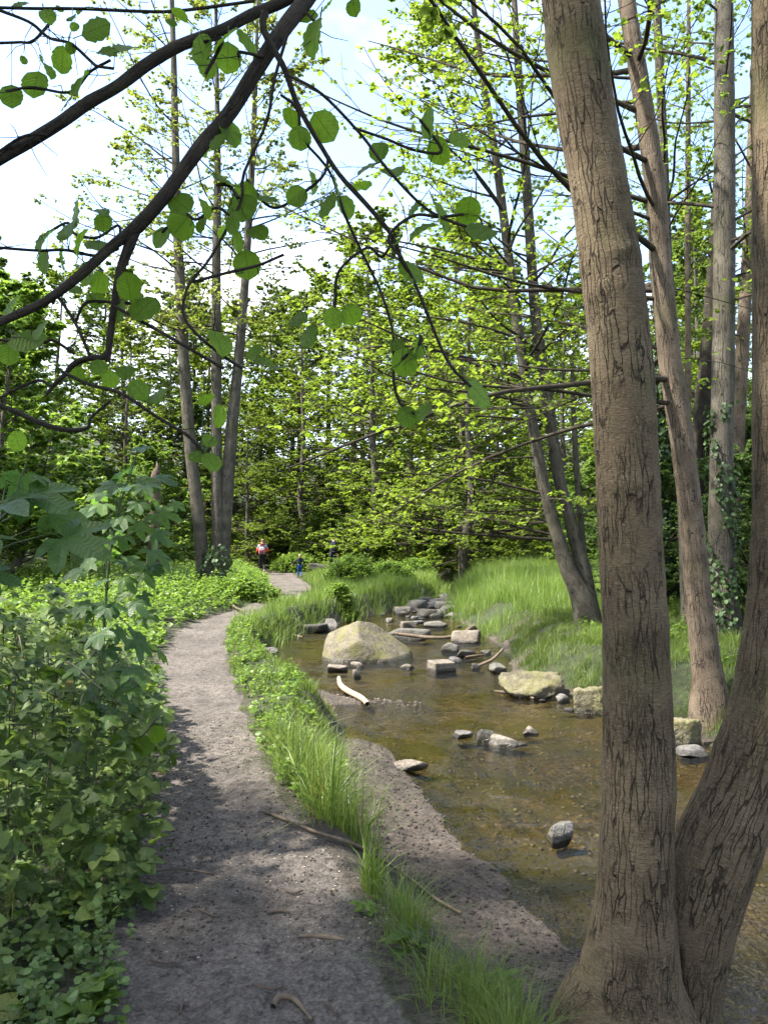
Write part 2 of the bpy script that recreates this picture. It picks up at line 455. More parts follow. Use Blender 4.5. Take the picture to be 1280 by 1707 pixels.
def ground_mat():
    m = NT('earth')
    pos = m.n('NewGeometry').outputs['Position']
    fp, fm, fb, fv = (m.attr(k).outputs['Fac'] for k in ('m_path', 'm_mud', 'm_bed', 'm_veg'))
    n0 = m.noise(pos, 1.3, 5); n1 = m.noise(pos, 9, 6, 0.65); n2 = m.noise(pos, 55, 5, 0.7); n3 = m.noise(pos, 190, 3, 0.7)
    soil = m.ramp(n1, [(0.3, (0.024, 0.022, 0.012)), (0.5, (0.035, 0.045, 0.016)), (0.7, (0.045, 0.07, 0.02))])
    tone = m.math('ADD', m.math('MULTIPLY', n0, 0.4), m.math('ADD', m.math('MULTIPLY', n1, 0.35), m.math('MULTIPLY', n2, 0.25)))
    path = m.ramp(tone, [(0.36, (0.058, 0.049, 0.041)), (0.5, (0.118, 0.101, 0.086)), (0.64, (0.175, 0.151, 0.130))])
    dark = m.math('MULTIPLY', m.step(m.noise(pos, 13, 7, 0.8), 0.53, 0.64), 0.8)
    path = m.mix(dark, path, (0.024, 0.019, 0.016))
    path = m.mix(m.math('MULTIPLY', m.step(n3, 0.56, 0.7), 0.35), path, (0.2, 0.17, 0.15))
    mud = m.ramp(tone, [(0.38, (0.022, 0.017, 0.013)), (0.5, (0.072, 0.056, 0.044)), (0.63, (0.13, 0.104, 0.083))])
    vo = m.voro(pos, 34)
    cell = m.n('SeparateColor'); m.t.links.new(vo.outputs['Color'], cell.inputs[0])
    bed = m.ramp(cell.outputs[0], [(0.0, (0.04, 0.027, 0.013)), (0.45, (0.105, 0.072, 0.034)), (0.75, (0.155, 0.108, 0.055)), (1.0, (0.24, 0.18, 0.11))])
    bed = m.mix(m.step(n0, 0.42, 0.62), bed, (0.085, 0.075, 0.026), 'MIX')
    bed = m.mix(m.math('MULTIPLY', n2, 0.5), bed, (0.035, 0.024, 0.012))
    grain = m.ramp(m.noise(pos, 70, 6, 0.8), [(0.34, (0.42, 0.42, 0.42)), (0.5, (0.95, 0.95, 0.95)), (0.66, (1.5, 1.48, 1.45))])
    clod = m.ramp(m.noise(pos, 24, 5, 0.75), [(0.36, (0.5, 0.49, 0.48)), (0.56, (1.12, 1.12, 1.12))])
    path = m.mix(1.0, m.mix(1.0, path, grain, 'MULTIPLY'), clod, 'MULTIPLY')
    mud = m.mix(1.0, m.mix(1.0, mud, grain, 'MULTIPLY'), clod, 'MULTIPLY')
    soil = m.mix(1.0, m.mix(1.0, soil, grain, 'MULTIPLY'), clod, 'MULTIPLY')
    edge = m.math('MULTIPLY', m.math('SUBTRACT', n1, 0.5), 0.9)
    def soft(f): return m.step(m.math('ADD', f, edge), 0.35, 0.65)
    col = m.mix(soft(fv), m.mix(0.5, soil, mud), soil)
    col = m.mix(soft(fm), col, mud)
    col = m.mix(soft(fb), col, bed)
    col = m.mix(soft(fp), col, path)
    h = m.math('ADD', m.math('MULTIPLY', n1, 0.9), m.math('ADD', m.math('MULTIPLY', n2, 0.55), m.math('MULTIPLY', n3, 0.22)))
    rough = m.math('SUBTRACT', 0.92, m.math('MULTIPLY', m.math('MULTIPLY', soft(fm), m.step(n2, 0.35, 0.6)), 0.42))
    return m.done(m.principled(col, rough, m.bump(h, 1.0, 0.045), 0.35))
ground_mat()

def water_mat():
    m = NT('stream_surface')
    pos = m.n('NewGeometry').outputs['Position']
    flow = m.vscale(pos, (1.0, 0.6, 1.0))
    a = m.noise(flow, 9, 4, 0.6, 0.5); b = m.noise(flow, 34, 3, 0.6)
    gate = m.step(m.noise(pos, 0.75, 3), 0.40, 0.62)
    gate = m.math('ADD', m.math('MULTIPLY', gate, 0.85), 0.18)
    h = m.math('MULTIPLY', m.math('ADD', m.math('MULTIPLY', a, 1.0), m.math('MULTIPLY', b, 0.32)), gate)
    nrm = m.bump(h, 0.9, 0.06)
    fr = m.n('Fresnel'); fr.inputs['IOR'].default_value = 1.5; m.put(fr.inputs['Normal'], nrm)
    gl = m.n('BsdfGlossy'); gl.inputs['Roughness'].default_value = 0.03; m.put(gl.inputs['Normal'], nrm)
    tr = m.n('BsdfTransparent'); tr.inputs['Color'].default_value = (0.72, 0.68, 0.48, 1)
    mx = m.n('MixShader')
    m.put(mx.inputs[0], m.math('MULTIPLY', fr.outputs[0], 1.0, clamp=True))
    m.t.links.new(tr.outputs[0], mx.inputs[1]); m.t.links.new(gl.outputs[0], mx.inputs[2])
    return m.done(mx.outputs[0])
water_mat()

# ------------------------------------------------------------------ terrain
PY = [-30, 0, 2.5, 3.4, 5.1, 7.0, 10.3, 13.7, 16, 18, 20, 24, 28, 32, 37, 42, 50, 90]
PC = [2, -.25, -.42, -.63, -1.17, -1.70, -2.54, -3.2, -3.3, -3.1, -2.8, -2.8, -3.4, -4.3, -5.4, -6.9, -10, -26]
PW = [.6, .55, .52, .52, .44, .46, .46, .40, .36, .38, .5, .66, .72, .8, 1.0, .9, .8, .8]
LY = [-30, 0, 2.5, 3.4, 5.1, 6.4, 8.5, 10.7, 12, 13.5, 15, 17.5, 19, 21.4, 24.4, 27, 30, 36, 44, 90]
LX = [4.5, 1.6, .85, .55, -.12, -.28, -.5, -1.3, -1.75, -2.1, -2.0, -1.55, -.9, 0.0, 1.1, 1.85, 2.3, 2.6, 1.8, 6]
RY = [-30, 0, 3, 5, 6.4, 7.3, 9.2, 11, 12, 14, 16, 19.7, 22, 25.6, 28, 30, 36, 44, 90]
RX = [9, 4.6, 4.1, 3.7, 3.4, 3.2, 2.6, 1.85, 1.95, 2.15, 2.05, 1.75, 1.9, 2.25, 2.7, 3.1, 3.6, 3.0, 8]
WATER = -0.40
NEAR_TREE = np.array([1.03, 3.02])
bar_pts = [G(590, 1255, -.38), G(640, 1320, -.38), G(690, 1400, -.38), G(770, 1470, -.38), G(840, 1560, -.38), G(900, 1660, -.38)]
bar2_pts = [G(470, 1150, -.39), G(560, 1165, -.39), G(680, 1172, -.39)]

def seg_dist(x, y, pts):
    d = np.full(np.shape(x), 1e9)
    for a, b in zip(pts[:-1], pts[1:]):
        ax, ay, bx, by = a[0], a[1], b[0], b[1]
        t = np.clip(((x - ax) * (bx - ax) + (y - ay) * (by - ay)) / ((bx - ax) ** 2 + (by - ay) ** 2), 0, 1)
        d = np.minimum(d, np.hypot(x - ax - t * (bx - ax), y - ay - t * (by - ay)))
    return d

def fields(x, y):
    x = np.asarray(x, float); y = np.asarray(y, float)
    wob = 0.10 * fbm2(x, y, 1.6, 3, 5)
    pd = np.abs(x - np.interp(y, PY, PC)) - np.interp(y, PY, PW) + 0.11 * fbm2(x, y, 2.3, 3, 6)    # <0 on the path
    xl, xr = np.interp(y, LY, LX) + wob, np.interp(y, RY, RX) + wob
    sd = np.minimum(x - xl, xr - x)                                        # >0 in the stream
    left = (x - xl) < (xr - x)
    return pd, sd, left

def height(x, y, fine=True):
    x = np.asarray(x, float); y = np.asarray(y, float)
    pd, sd, left = fields(x, y)
    land = 0.05 * fbm2(x, y, 0.5, 4, 1)
    land = land + np.where(left, 0.0, 0.10 + 0.10 * smooth(0.5, 4, -sd))
    land = land + np.clip(y - 52, 0, 60) * 0.22 + np.clip(-12 - x, 0, 60) * 0.16 + np.clip(x - 9, 0, 60) * 0.16
    land = land + 0.06 * smooth(0.05, 0.6, pd) - 0.015
    land = np.where(left, land + 0.10 * smooth(14, 17, y) * smooth(34, 28, y) * smooth(0.0, 0.7, pd), land)
    w = np.where(left, np.where(y < 8, 0.55, 0.40), 0.95)
    up = smooth(-0.06, 1.0, -sd / w)
    bar = smooth(0.66, 0.22, seg_dist(x, y, bar_pts)) * 0.105 + smooth(0.45, 0.1, seg_dist(x, y, bar2_pts)) * 0.105
    bed = WATER - 0.02 - 0.085 * smooth(0.0, 0.7, sd) + bar + 0.022 * fbm2(x, y, 3.0, 4, 9)
    root = smooth(0.75, 0.15, np.hypot(x - NEAR_TREE[0], y - NEAR_TREE[1]))
    bed = bed + root * 0.10
    h = bed * (1 - up) + land * up
    if fine:
        onp = smooth(0.12, -0.1, pd)
        h = h + onp * (0.022 * fbm2(x, y, 5, 4, 21) + 0.015 * fbm2(x, y, 17, 3, 22)) + onp * -0.02 * smooth(0.3, 0, np.abs(pd + 0.35))
        h = h + (1 - onp) * up * 0.03 * fbm2(x, y, 4, 4, 23)
        h = h + (1 - up) * 0.014 * fbm2(x, y, 15, 3, 24)
    return h

def axis_steps(lo, hi, c0, c1, fine_, growth):
    a = [c0]
    while a[-1] < c1: a.append(a[-1] + fine_)
    s = fine_
    while a[-1] < hi:
        s *= growth; a.append(a[-1] + s)
    s = fine_; b = [c0]
    while b[-1] > lo:
        s *= growth; b.append(b[-1] - s)
    return np.array(b[:0:-1] + a)

gx = axis_steps(-140, 140, -2.3, 2.6, 0.036, 1.065)
ys = [2.0]
while ys[-1] < 160: ys.append(ys[-1] + max(0.033, 0.0115 * ys[-1]))
yb = axis_steps(-60, 1.9, 1.9, 1.9, 0.04, 1.12)
gy = np.concatenate([yb[yb < 1.97], ys])
X, Y = np.meshgrid(gx, gy)
Z = height(X, Y)
V = np.stack([X, Y, Z], -1).reshape(-1, 3)
nx, ny = len(gx), len(gy)
ii = (np.arange(ny - 1)[:, None] * nx + np.arange(nx - 1)[None]).ravel()
quads = np.stack([ii, ii + 1, ii + nx + 1, ii + nx], -1)
pd, sd, left = fields(X, Y)
m_path = smooth(0.10, -0.08, pd)
# the near bank between path and stream is trodden bare mud
bare = smooth(4.9, 4.4, Y) * smooth(-1.0, -0.4, sd) * left * smooth(-0.05, 0.05, pd) * (X > -1)
bare2 = 0.8 * smooth(1.5, 0.7, np.hypot((X - 3.0) / 1.0, (Y - 13.6) / 1.8))
rootm = smooth(0.9, 0.3, np.hypot(X - NEAR_TREE[0], Y - NEAR_TREE[1]))
m_bar = np.maximum(smooth(0.72, 0.40, seg_dist(X, Y, bar_pts)), 0.8 * smooth(0.45, 0.2, seg_dist(X, Y, bar2_pts)))
m_mud = np.clip(np.maximum.reduce([bare, bare2 * (1 - left), m_bar * (sd > -0.3), rootm, smooth(-0.30, -0.05, sd) * 0.9]), 0, 1)
m_bed = smooth(-0.02, 0.10, sd) * (1 - m_bar) * (1 - rootm)
m_veg = smooth(0.05, 0.3, pd) * smooth(-0.05, -0.35, sd)
A = {'m_path': m_path.ravel(), 'm_mud': m_mud.ravel(), 'm_bed': m_bed.ravel(), 'm_veg': m_veg.ravel()}
fc = quads.mean  # face classes: path, stream bed, ground
qpd = pd.ravel()[quads].mean(1); qsd = sd.ravel()[quads].mean(1)
cls = np.where(qsd > 0, 2, np.where(qpd < 0, 1, 0))
for c, nm, lab in ((0, 'ground', 'earth of the wooded valley floor under grass and herbs'), (1, 'path', 'trodden grey brown dirt footpath winding beside the stream'), (2, 'streambed', 'brown gravel and mud bed of the shallow stream')):
    q = quads[cls == c]
    used = np.unique(q)
    remap = np.full(len(V), -1); remap[used] = np.arange(len(used))
    o = obj(nm, mesh(nm, V[used], remap[q], MAT['earth'], True, {k: a[used] for k, a in A.items()}))
    tag(o, lab, nm, kind='structure')

# water sheet following the stream corridor
wy = np.concatenate([np.arange(-28, 2, 2.0), np.arange(2, 46, 0.5)])
wl, wr_ = np.interp(wy, LY, LX) - 0.35, np.interp(wy, RY, RX) + 0.35
tt = np.linspace(0, 1, 9)
WX = wl[:, None] * (1 - tt) + wr_[:, None] * tt
WV = np.stack([WX, np.repeat(wy[:, None], 9, 1), np.full_like(WX, WATER)], -1).reshape(-1, 3)
i0 = (np.arange(len(wy) - 1)[:, None] * 9 + np.arange(8)[None]).ravel()
wo_ = obj('stream_water', mesh('stream_water', WV, np.stack([i0, i0 + 1, i0 + 10, i0 + 9], -1), MAT['stream_surface']))
tag(wo_, 'shallow clear brownish stream water rippling over gravel', 'water', kind='structure')

# ------------------------------------------------------------------ leaf templates (length 1 along +y, base at origin)
def leaf_simple(w=0.42, fold=0.10):
    v = np.array([[0, 0, 0], [-w, .5, fold], [0, 1, -.05], [w, .5, fold]], float)
    return v, [np.array([[0, 2, 1], [0, 3, 2]])], np.stack([v[:, 0] / w, v[:, 1]], 1)

def leaf_round(w=0.46, fold=0.10):
    v = np.array([[0, 0, 0], [-w * .85, .30, fold * .7], [-w * .85, .72, fold], [0, 1, -.06], [w * .85, .72, fold], [w * .85, .30, fold * .7]], float)
    return v, [np.array([[0, 2, 1], [0, 3, 2], [0, 4, 3], [0, 5, 4]])], np.stack([v[:, 0] / w, v[:, 1]], 1)

def leaf_grid(profile, nl=7, na=5, fold=0.10, curl=0.12, wave=0.02, serr=0.0, petiole=0.0):
    t = np.linspace(0, 1, nl); a = np.linspace(-1, 1, na)
    vs, uv = [], []
    for i, tt_ in enumerate(t):
        w = np.interp(tt_, *profile)
        for s in a:
            ss = s * w * (1 + (serr * (-1) ** i if abs(s) > .99 else 0))
            vs.append([ss, tt_, fold * abs(s) * w * 1.6 - curl * (tt_ - .3) ** 2 + wave * math.sin(i * 2.1 + s * 3) * abs(s)])
            uv.append([s, tt_])
    q = [[i * na + j, i * na + j + 1, (i + 1) * na + j + 1, (i + 1) * na + j] for i in range(nl - 1) for j in range(na - 1)]
    vs = np.array(vs); uv = np.array(uv)
    fs = [np.array(q)]
    if petiole:
        n = len(vs); e = 0.013
        vs = np.vstack([vs, [[-e, 0.02, 0], [e, 0.02, 0], [e, -petiole, 0.02], [-e, -petiole, 0.02]], [[0, 0.02, -2 * e], [0, -petiole, 0.02 - 2 * e]]])
        uv = np.vstack([uv, np.zeros((6, 2))])
        fs[0] = np.vstack([fs[0], [[n, n + 1, n + 2, n + 3], [n + 1, n + 4, n + 5, n + 2], [n + 4, n, n + 3, n + 5]]])
    return vs, fs, uv

ALDER_P = ([0, .04, .12, .25, .45, .65, .80, .90, .96, 1], [.02, .16, .29, .40, .47, .46, .39, .28, .17, .02])
ALDER = [leaf_grid(ALDER_P, 13, 5, 0.10, .18, .02, .035, .28), leaf_grid(ALDER_P, 13, 5, 0.16, .30, .03, .03, .25), leaf_grid(ALDER_P, 13, 5, -.05, .08, .035, .03, .3)]
BRAM_P = ([0, .12, .35, .6, .82, 1], [.02, .26, .38, .34, .19, .01])
BRAM = leaf_grid(BRAM_P, 6, 3, .22, .25, .02, .06)
NETTLE = leaf_grid(([0, .12, .4, .7, 1], [.03, .26, .33, .2, .01]), 5, 3, .2, .35, .02, .06)

def trifoliate(T):
    vs, qs, us = [], [], []
    n = 0
    for ang, s, off in ((0, 1.0, (0, .42)), (62, .85, (0, .28)), (-62, .85, (0, .28))):
        c, sn = math.cos(R(ang)), math.sin(R(ang))
        v = T[0] * s
        v = np.stack([v[:, 0] * c - v[:, 1] * sn + off[0], v[:, 0] * sn + v[:, 1] * c + off[1], v[:, 2]], 1)
        vs.append(v); qs.append(T[1][0] + n); us.append(T[2]); n += len(v)
    e = .012
    vs.append(np.array([[-e, 0, -.02], [e, 0, -.02], [e, .45, 0], [-e, .45, 0]])); qs.append(np.array([[n, n + 1, n + 2, n + 3]])); us.append(np.zeros((4, 2)))
    v = np.vstack(vs) / 1.3
    return v, [np.vstack(qs)], np.vstack(us)
TRI = trifoliate(BRAM)

def palmate(droop=.25, seed=0):
    rs = np.random.default_rng(seed)
    # polar outline, angle from +y; tips and sinuses of five lobes, serrated between
    spec = [(-150, .30), (-128, .52), (-112, .66), (-98, .50), (-80, .42), (-66, .66), (-52, .92), (-40, .80), (-27, .55), (-16, .84), (0, 1.05)]
    spec = spec + [(-a, r) for a, r in spec[-2::-1]]
    vs = [[0, 0, 0]]; uv = [[0, 0]]
    tips = np.array([-112, -52, 0, 52, 112])
    for a, r in spec:
        r *= 1 + rs.normal() * .05
        x, y = r * math.sin(R(a)), r * math.cos(R(a))
        dt = np.min(np.abs(tips - a)) / 30
        vs.append([x, y, .09 * min(dt, 1) - droop * r * r * .6])
        uv.append([min(dt, 1), r])
    # inner ring gives the blade its curvature
    m = len(spec); inner = []
    for i, (a, r) in enumerate(spec):
        p = vs[1 + i]; inner.append([p[0] * .5, p[1] * .5, p[2] * .22 + .015]); 
    vs += inner; uv += [[u[0], u[1] * .5] for u in uv[1:m + 1]]
    tris = [[0, 1 + m + i + 1, 1 + m + i] for i in range(m - 1)]
    q = [[1 + m + i, 1 + m + i + 1, 1 + i + 1, 1 + i] for i in range(m - 1)]
    e = .012; n = len(vs)
    vs += [[-e, .0, .0], [e, .0, .0], [e, -.75, .12], [-e, -.75, .12]]; uv += [[0, 0]] * 4
    q.append([n, n + 1, n + 2, n + 3])
    return np.array(vs), [np.array(tris), np.array(q)], np.array(uv, float)
PALM = [palmate(.25, 1), palmate(.5, 2), palmate(.75, 3)]
L2, L6, L2W = leaf_simple(), leaf_round(), leaf_simple(.5, .14)

# ------------------------------------------------------------------ trees
def stem_from_px(lst, y0, y1=None):
    """[(px,py,width_px)] seen at distance y0 (bottom) .. y1 (top) -> points, radii"""
    y1 = y0 if y1 is None else y1
    n = len(lst)
    pts, rad = [], []
    for i, (px, py, w) in enumerate(lst):
        yy = y0 + (y1 - y0) * i / (n - 1)
        pts.append(P(px, py, yy)); rad.append(w / 2 * yy / F)
    return np.array(pts), np.array(rad)

def trunk_mesh(name, pts, rad, mat, parent, sides=16, n=60, rough=0.05, seed=0, collars=8, flare=None, bumpy=1.0):
    d = catmull(np.column_stack([pts, rad]), n)
    p, r = d[:, :3], np.maximum(d[:, 3], 0.004)
    V, q, bc = tubes(p[None], r[None], sides)
    V = V.reshape(n, sides, 3)
    c = p[:, None]
    dirn = V - c
    bcr = bc.reshape(n, sides, 3)
    rs = np.random.default_rng(seed)
    k = 1 + rough * fbm(bcr * 9, 4, seed) + rough * .8 * fbm(bcr * np.array([34, 34, 9]), 3, seed + 5)
    ln = bcr[:, 0, 2]
    th = np.arctan2(bcr[0, :, 1], bcr[0, :, 0] - 0)
    for j in range(collars):
        s0 = rs.uniform(0.03, .97) * ln[-1]; a0 = rs.uniform(-np.pi, np.pi)
        da = (th - a0 + np.pi) % (2 * np.pi) - np.pi
        wv = np.maximum(r[np.argmin(np.abs(ln - s0))], .02)
        g = np.exp(-((ln - s0)[:, None] / (wv * .35)) ** 2) * (np.exp(-(da / .7) ** 2)[None] + .22)
        k = k + 0.085 * bumpy * g - 0.06 * bumpy * np.exp(-((ln - s0 + wv * .25)[:, None] / (wv * .13)) ** 2) * np.exp(-(da / .5) ** 2)[None]
    if flare is not None:       # buttress roots: lobes at the foot
        lob, amp, hgt = flare
        f = np.exp(-ln / hgt)[:, None]
        k = k + amp * f * (0.5 + 0.5 * np.cos(lob * th + seed))[None] 
    V = c + dirn * k[..., None]
    me = mesh(name, V.reshape(-1, 3) - base_of(parent), q, mat, True, {'bc': bc, 'rnd': np.full(len(bc), .5)})
    return obj(name, me, parent), p, r

def gen_crown(seed, stem, srad, zlo, zhi, nb, L0, L1, el=(0.1, 0.6), curve=0.1, ntw=8, nst=4, nlf=6, lsz=.07, az=None, twl=.42, tilt=.55, brad=.5, sub=True, zpow=1.0, gap=0.0):
    rs = np.random.default_rng(seed)
    o = np.argsort(stem[:, 2]); sz = stem[o]; sr = srad[o]
    fr = rs.random(nb) ** zpow
    zb = zlo + (zhi - zlo) * fr
    st = np.stack([np.interp(zb, sz[:, 2], sz[:, i]) for i in range(3)], 1); st[:, 2] = zb
    r0 = np.interp(zb, sz[:, 2], sr)
    L = (L1 + (L0 - L1) * (1 - fr ** 2.4)) * rs.uniform(.6, 1.2, nb)
    a = rs.uniform(0, 2 * np.pi, nb) if az is None else rs.normal(az[0], az[1], nb)
    e = el[0] + (el[1] - el[0]) * fr + rs.normal(0, .14, nb)
    K = 8
    pts = [st]
    aa, ee = a.copy(), e.copy()
    A_, E_ = [], []
    for k in range(K - 1):
        aa = aa + rs.normal(0, .11, nb); ee = ee + curve / K + rs.normal(0, .075, nb)
        d = np.stack([np.cos(aa) * np.cos(ee), np.sin(aa) * np.cos(ee), np.sin(ee)], 1)
        pts.append(pts[-1] + d * (L / (K - 1))[:, None]); A_.append(aa); E_.append(ee)
    B = np.stack(pts, 1)
    A_ = np.stack(A_, 1); E_ = np.stack(E_, 1)
    rb = np.minimum(r0 * brad, .004 + .0065 * L)[:, None] * np.linspace(1, .18, K)[None]
    def children(Bp, Ap, Ep, Lp, m, frac, lmin, span, Kc):
        N = len(Bp); Kp = Bp.shape[1]
        f = rs.uniform(.12, 1, (N, m)); 
        pos = f * (Kp - 1); i = np.minimum(pos.astype(int), Kp - 2); u = (pos - i)[..., None]
        n_ = np.arange(N)[:, None]
        s = Bp[n_, i] * (1 - u) + Bp[n_, i + 1] * u
        aP, eP = Ap[n_, i], Ep[n_, i]
        sgn = np.where(rs.random((N, m)) < .5, -1, 1)
        ac = aP + sgn * rs.uniform(.35, span, (N, m)); ec = eP * .5 + rs.normal(.04, .22, (N, m))
        Lc = (frac * Lp[:, None] * (1.15 - f) * rs.uniform(.5, 1.25, (N, m)) + lmin)
        s, ac, ec, Lc = s.reshape(-1, 3), ac.ravel(), ec.ravel(), Lc.ravel()
        pt = [s]; Al, El = [], []
        for k in range(Kc - 1):
            ac = ac + rs.normal(0, .16, len(ac)); ec = ec + rs.normal(-.01, .1, len(ec))
            pt.append(pt[-1] + np.stack([np.cos(ac) * np.cos(ec), np.sin(ac) * np.cos(ec), np.sin(ec)], 1) * (Lc / (Kc - 1))[:, None]); Al.append(ac); El.append(ec)
        return np.stack(pt, 1), np.stack(Al, 1), np.stack(El, 1), Lc
    T, TA, TE, TL = children(B, A_, E_, L, ntw, twl, .12, 1.15, 5)
    S, SA, SE, SL = children(T, TA, TE, TL, nst, .5, .06, 1.2, 3) if nst else (T, TA, TE, TL)
    # leaves
    N = len(S)
    f = rs.uniform(.1, 1.0, (N, nlf)) * (S.shape[1] - 1)
    i = np.minimum(f.astype(int), S.shape[1] - 2); u = (f - i)[..., None]
    n_ = np.arange(N)[:, None]
    lp = (S[n_, i] * (1 - u) + S[n_, i + 1] * u).reshape(-1, 3)
    la = (SA[n_, i] + rs.normal(0, .9, (N, nlf))).ravel()
    if gap > 0:
        keep = fbm(lp * .55, 2, seed + 3) > -1 + 2 * (gap * .5 + .12)
        lp, la = lp[keep], la[keep]
    M = len(lp)
    axis = np.stack([np.cos(la), np.sin(la), rs.normal(-.25, .3, M)], 1)
    nrm = np.stack([rs.normal(0, tilt, M), rs.normal(0, tilt, M), np.ones(M)], 1)
    return dict(B=B, rb=rb, T=T, TL=TL, S=S, SL=SL, lp=lp, R=rot_from(nrm, axis), ls=lsz * rs.uniform(.6, 1.25, M), rnd=rs.random(M))

def crown_bag(c, leafT, twig_r=.004, with_branches=True, sub_twigs=True, tone=(0, 1)):
    b = Bag()
    if with_branches:
        v, q, bc = tubes(c['B'], c['rb'], 5); b.add(v, q, {'bc': bc}, m=1)
    rt = (twig_r * (0.5 + .6 * c['TL']))[:, None] * np.linspace(1, .3, c['T'].shape[1])[None]
    v, q, bc = tubes(c['T'], rt, 3); b.add(v, q, {'bc': bc}, m=1)
    if sub_twigs:
        v, q, bc = tubes(c['S'], np.full(c['S'].shape[:2], twig_r * .45), 3); b.add(v, q, {'bc': bc}, m=1)
    v, f, rnd, uv = scatter(leafT, c['lp'], c['R'], c['ls'], tone[0] + (tone[1] - tone[0]) * c['rnd'])
    b.add(v, f, {'rnd': rnd}, uv, m=0)
    return b

def branch_parts(c, root, mat, nmax=60):
    """each main branch a part of its own"""
    for k in range(min(nmax, len(c['B']))):
        p = catmull(np.column_stack([c['B'][k], c['rb'][k]]), 12)
        v, q, bc = tubes(p[None, :, :3], p[None, :, 3], 6)
        obj('branch', mesh('branch', v - base_of(root), q, mat, True, {'bc': bc}), root)

def hgt(x, y): return float(height(np.array([x]), np.array([y]))[0])

# ---- the twin-stemmed alder at the water's edge
RNG = np.random.default_rng(11)
near = thing('alder_tree', (1.05, 3.03, -0.45), 'twin-stemmed alder rooted in the mud at the water edge, branches overhanging the path', 'tree')
pL, rL = stem_from_px([(1035, 1830, 300), (1040, 1760, 262), (1043, 1700, 222), (1050, 1620, 160), (1057, 1520, 130), (1061, 1400, 117), (1064, 1300, 115), (1062, 1200, 112), (1060, 1100, 108), (1056, 1000, 105), (1050, 900, 102), (1045, 780, 102), (1036, 620, 103), (1018, 450, 99), (996, 300, 95), (970, 150, 97), (950, 0, 95), (912, -300, 88), (890, -620, 74), (880, -1000, 60), (880, -1600, 40), (890, -2300, 14)], 3.0)
pR, rR = stem_from_px([(1120, 1830, 150), (1125, 1740, 125), (1138, 1640, 122), (1152, 1560, 128), (1172, 1480, 134), (1200, 1400, 132), (1238, 1310, 120), (1266, 1210, 110), (1286, 1110, 105), (1300, 1000, 102), (1307, 880, 100), (1308, 700, 100), (1306, 500, 98), (1305, 300, 97), (1303, 100, 95), (1300, -150, 90), (1310, -500, 80), (1330, -1000, 60), (1340, -1500, 40), (1345, -2200, 14)], 3.10, 3.10)
trunkL, tpL, trL = trunk_mesh('trunk', pL, rL, MAT['bark_near'], near, 80, 420, .035, 3, 22, (5, .16, .28), .8)
trunkR, tpR, trR = trunk_mesh('trunk', pR, rR, MAT['bark_near'], near, 64, 320, .035, 8, 16, None, .8)
for k, (st, rd, az) in enumerate(((pL, rL, None), (pR, rR, None))):
    c = gen_crown(40 + k, st, rd, 4.9, 9.3, 16, 3.0, 1.2, (.1, .8), .1, 8, 4, 6, .075, az, .42)
    crown_bag(c, L6, .004).build('crown', [MAT['canopy_mid'], MAT['twig_bark']], near)

# overhanging branches: (points in photograph pixels, width px), each at its own distance
OB = [
 ('branch', [(912, -330, 40), (760, -330, 36), (620, -180, 34), (545, -50, 30), (510, 0, 28), (468, 55, 27), (422, 125, 26), (382, 190, 24), (338, 240, 24), (300, 292, 23), (268, 335, 23), (225, 382, 22), (190, 408, 18), (135, 458, 17), (75, 503, 15), (5, 535, 14), (-70, 565, 12)], (2.95, 2.6, 2.3, 2.1, 2.05, 2.0, 1.98, 1.96, 1.94, 1.92, 1.9, 1.9, 1.88, 1.86, 1.84, 1.82, 1.8)),
 ('branch', [(560, -60, 22), (480, -2, 19), (420, 24, 18), (370, 50, 18), (300, 76, 19), (245, 108, 20), (195, 145, 20), (150, 170, 21), (100, 205, 20), (50, 236, 20), (0, 265, 20), (-80, 318, 18)], (2.12, 2.08, 2.05, 2.02, 2.0, 1.98, 1.96, 1.95, 1.93, 1.92, 1.9, 1.88)),
 ('branch', [(228, 378, 20), (214, 415, 17), (200, 455, 14), (191, 510, 12), (184, 560, 11), (180, 603, 9)], (1.9, 1.9, 1.9, 1.9, 1.9, 1.9)),
 ('branch', [(184, 585, 10), (170, 596, 11), (150, 597, 10), (125, 606, 9), (108, 625, 8), (92, 640, 7), (78, 658, 5)], 1.9),
 ('branch', [(-20, 668, 9), (30, 688, 9), (70, 706, 9), (105, 716, 9), (128, 717, 8), (148, 712, 6), (152, 697, 5), (185, 668, 3)], 2.2),
 ('branch', [(442, 20, 13), (438, 45, 12), (455, 80, 11), (476, 118, 10), (495, 172, 9), (530, 235, 8), (565, 290, 8), (610, 340, 8), (650, 388, 8), (668, 430, 8), (690, 470, 6), (715, 530, 6), (735, 580, 5), (755, 615, 4), (785, 645, 3)], 1.95),
]
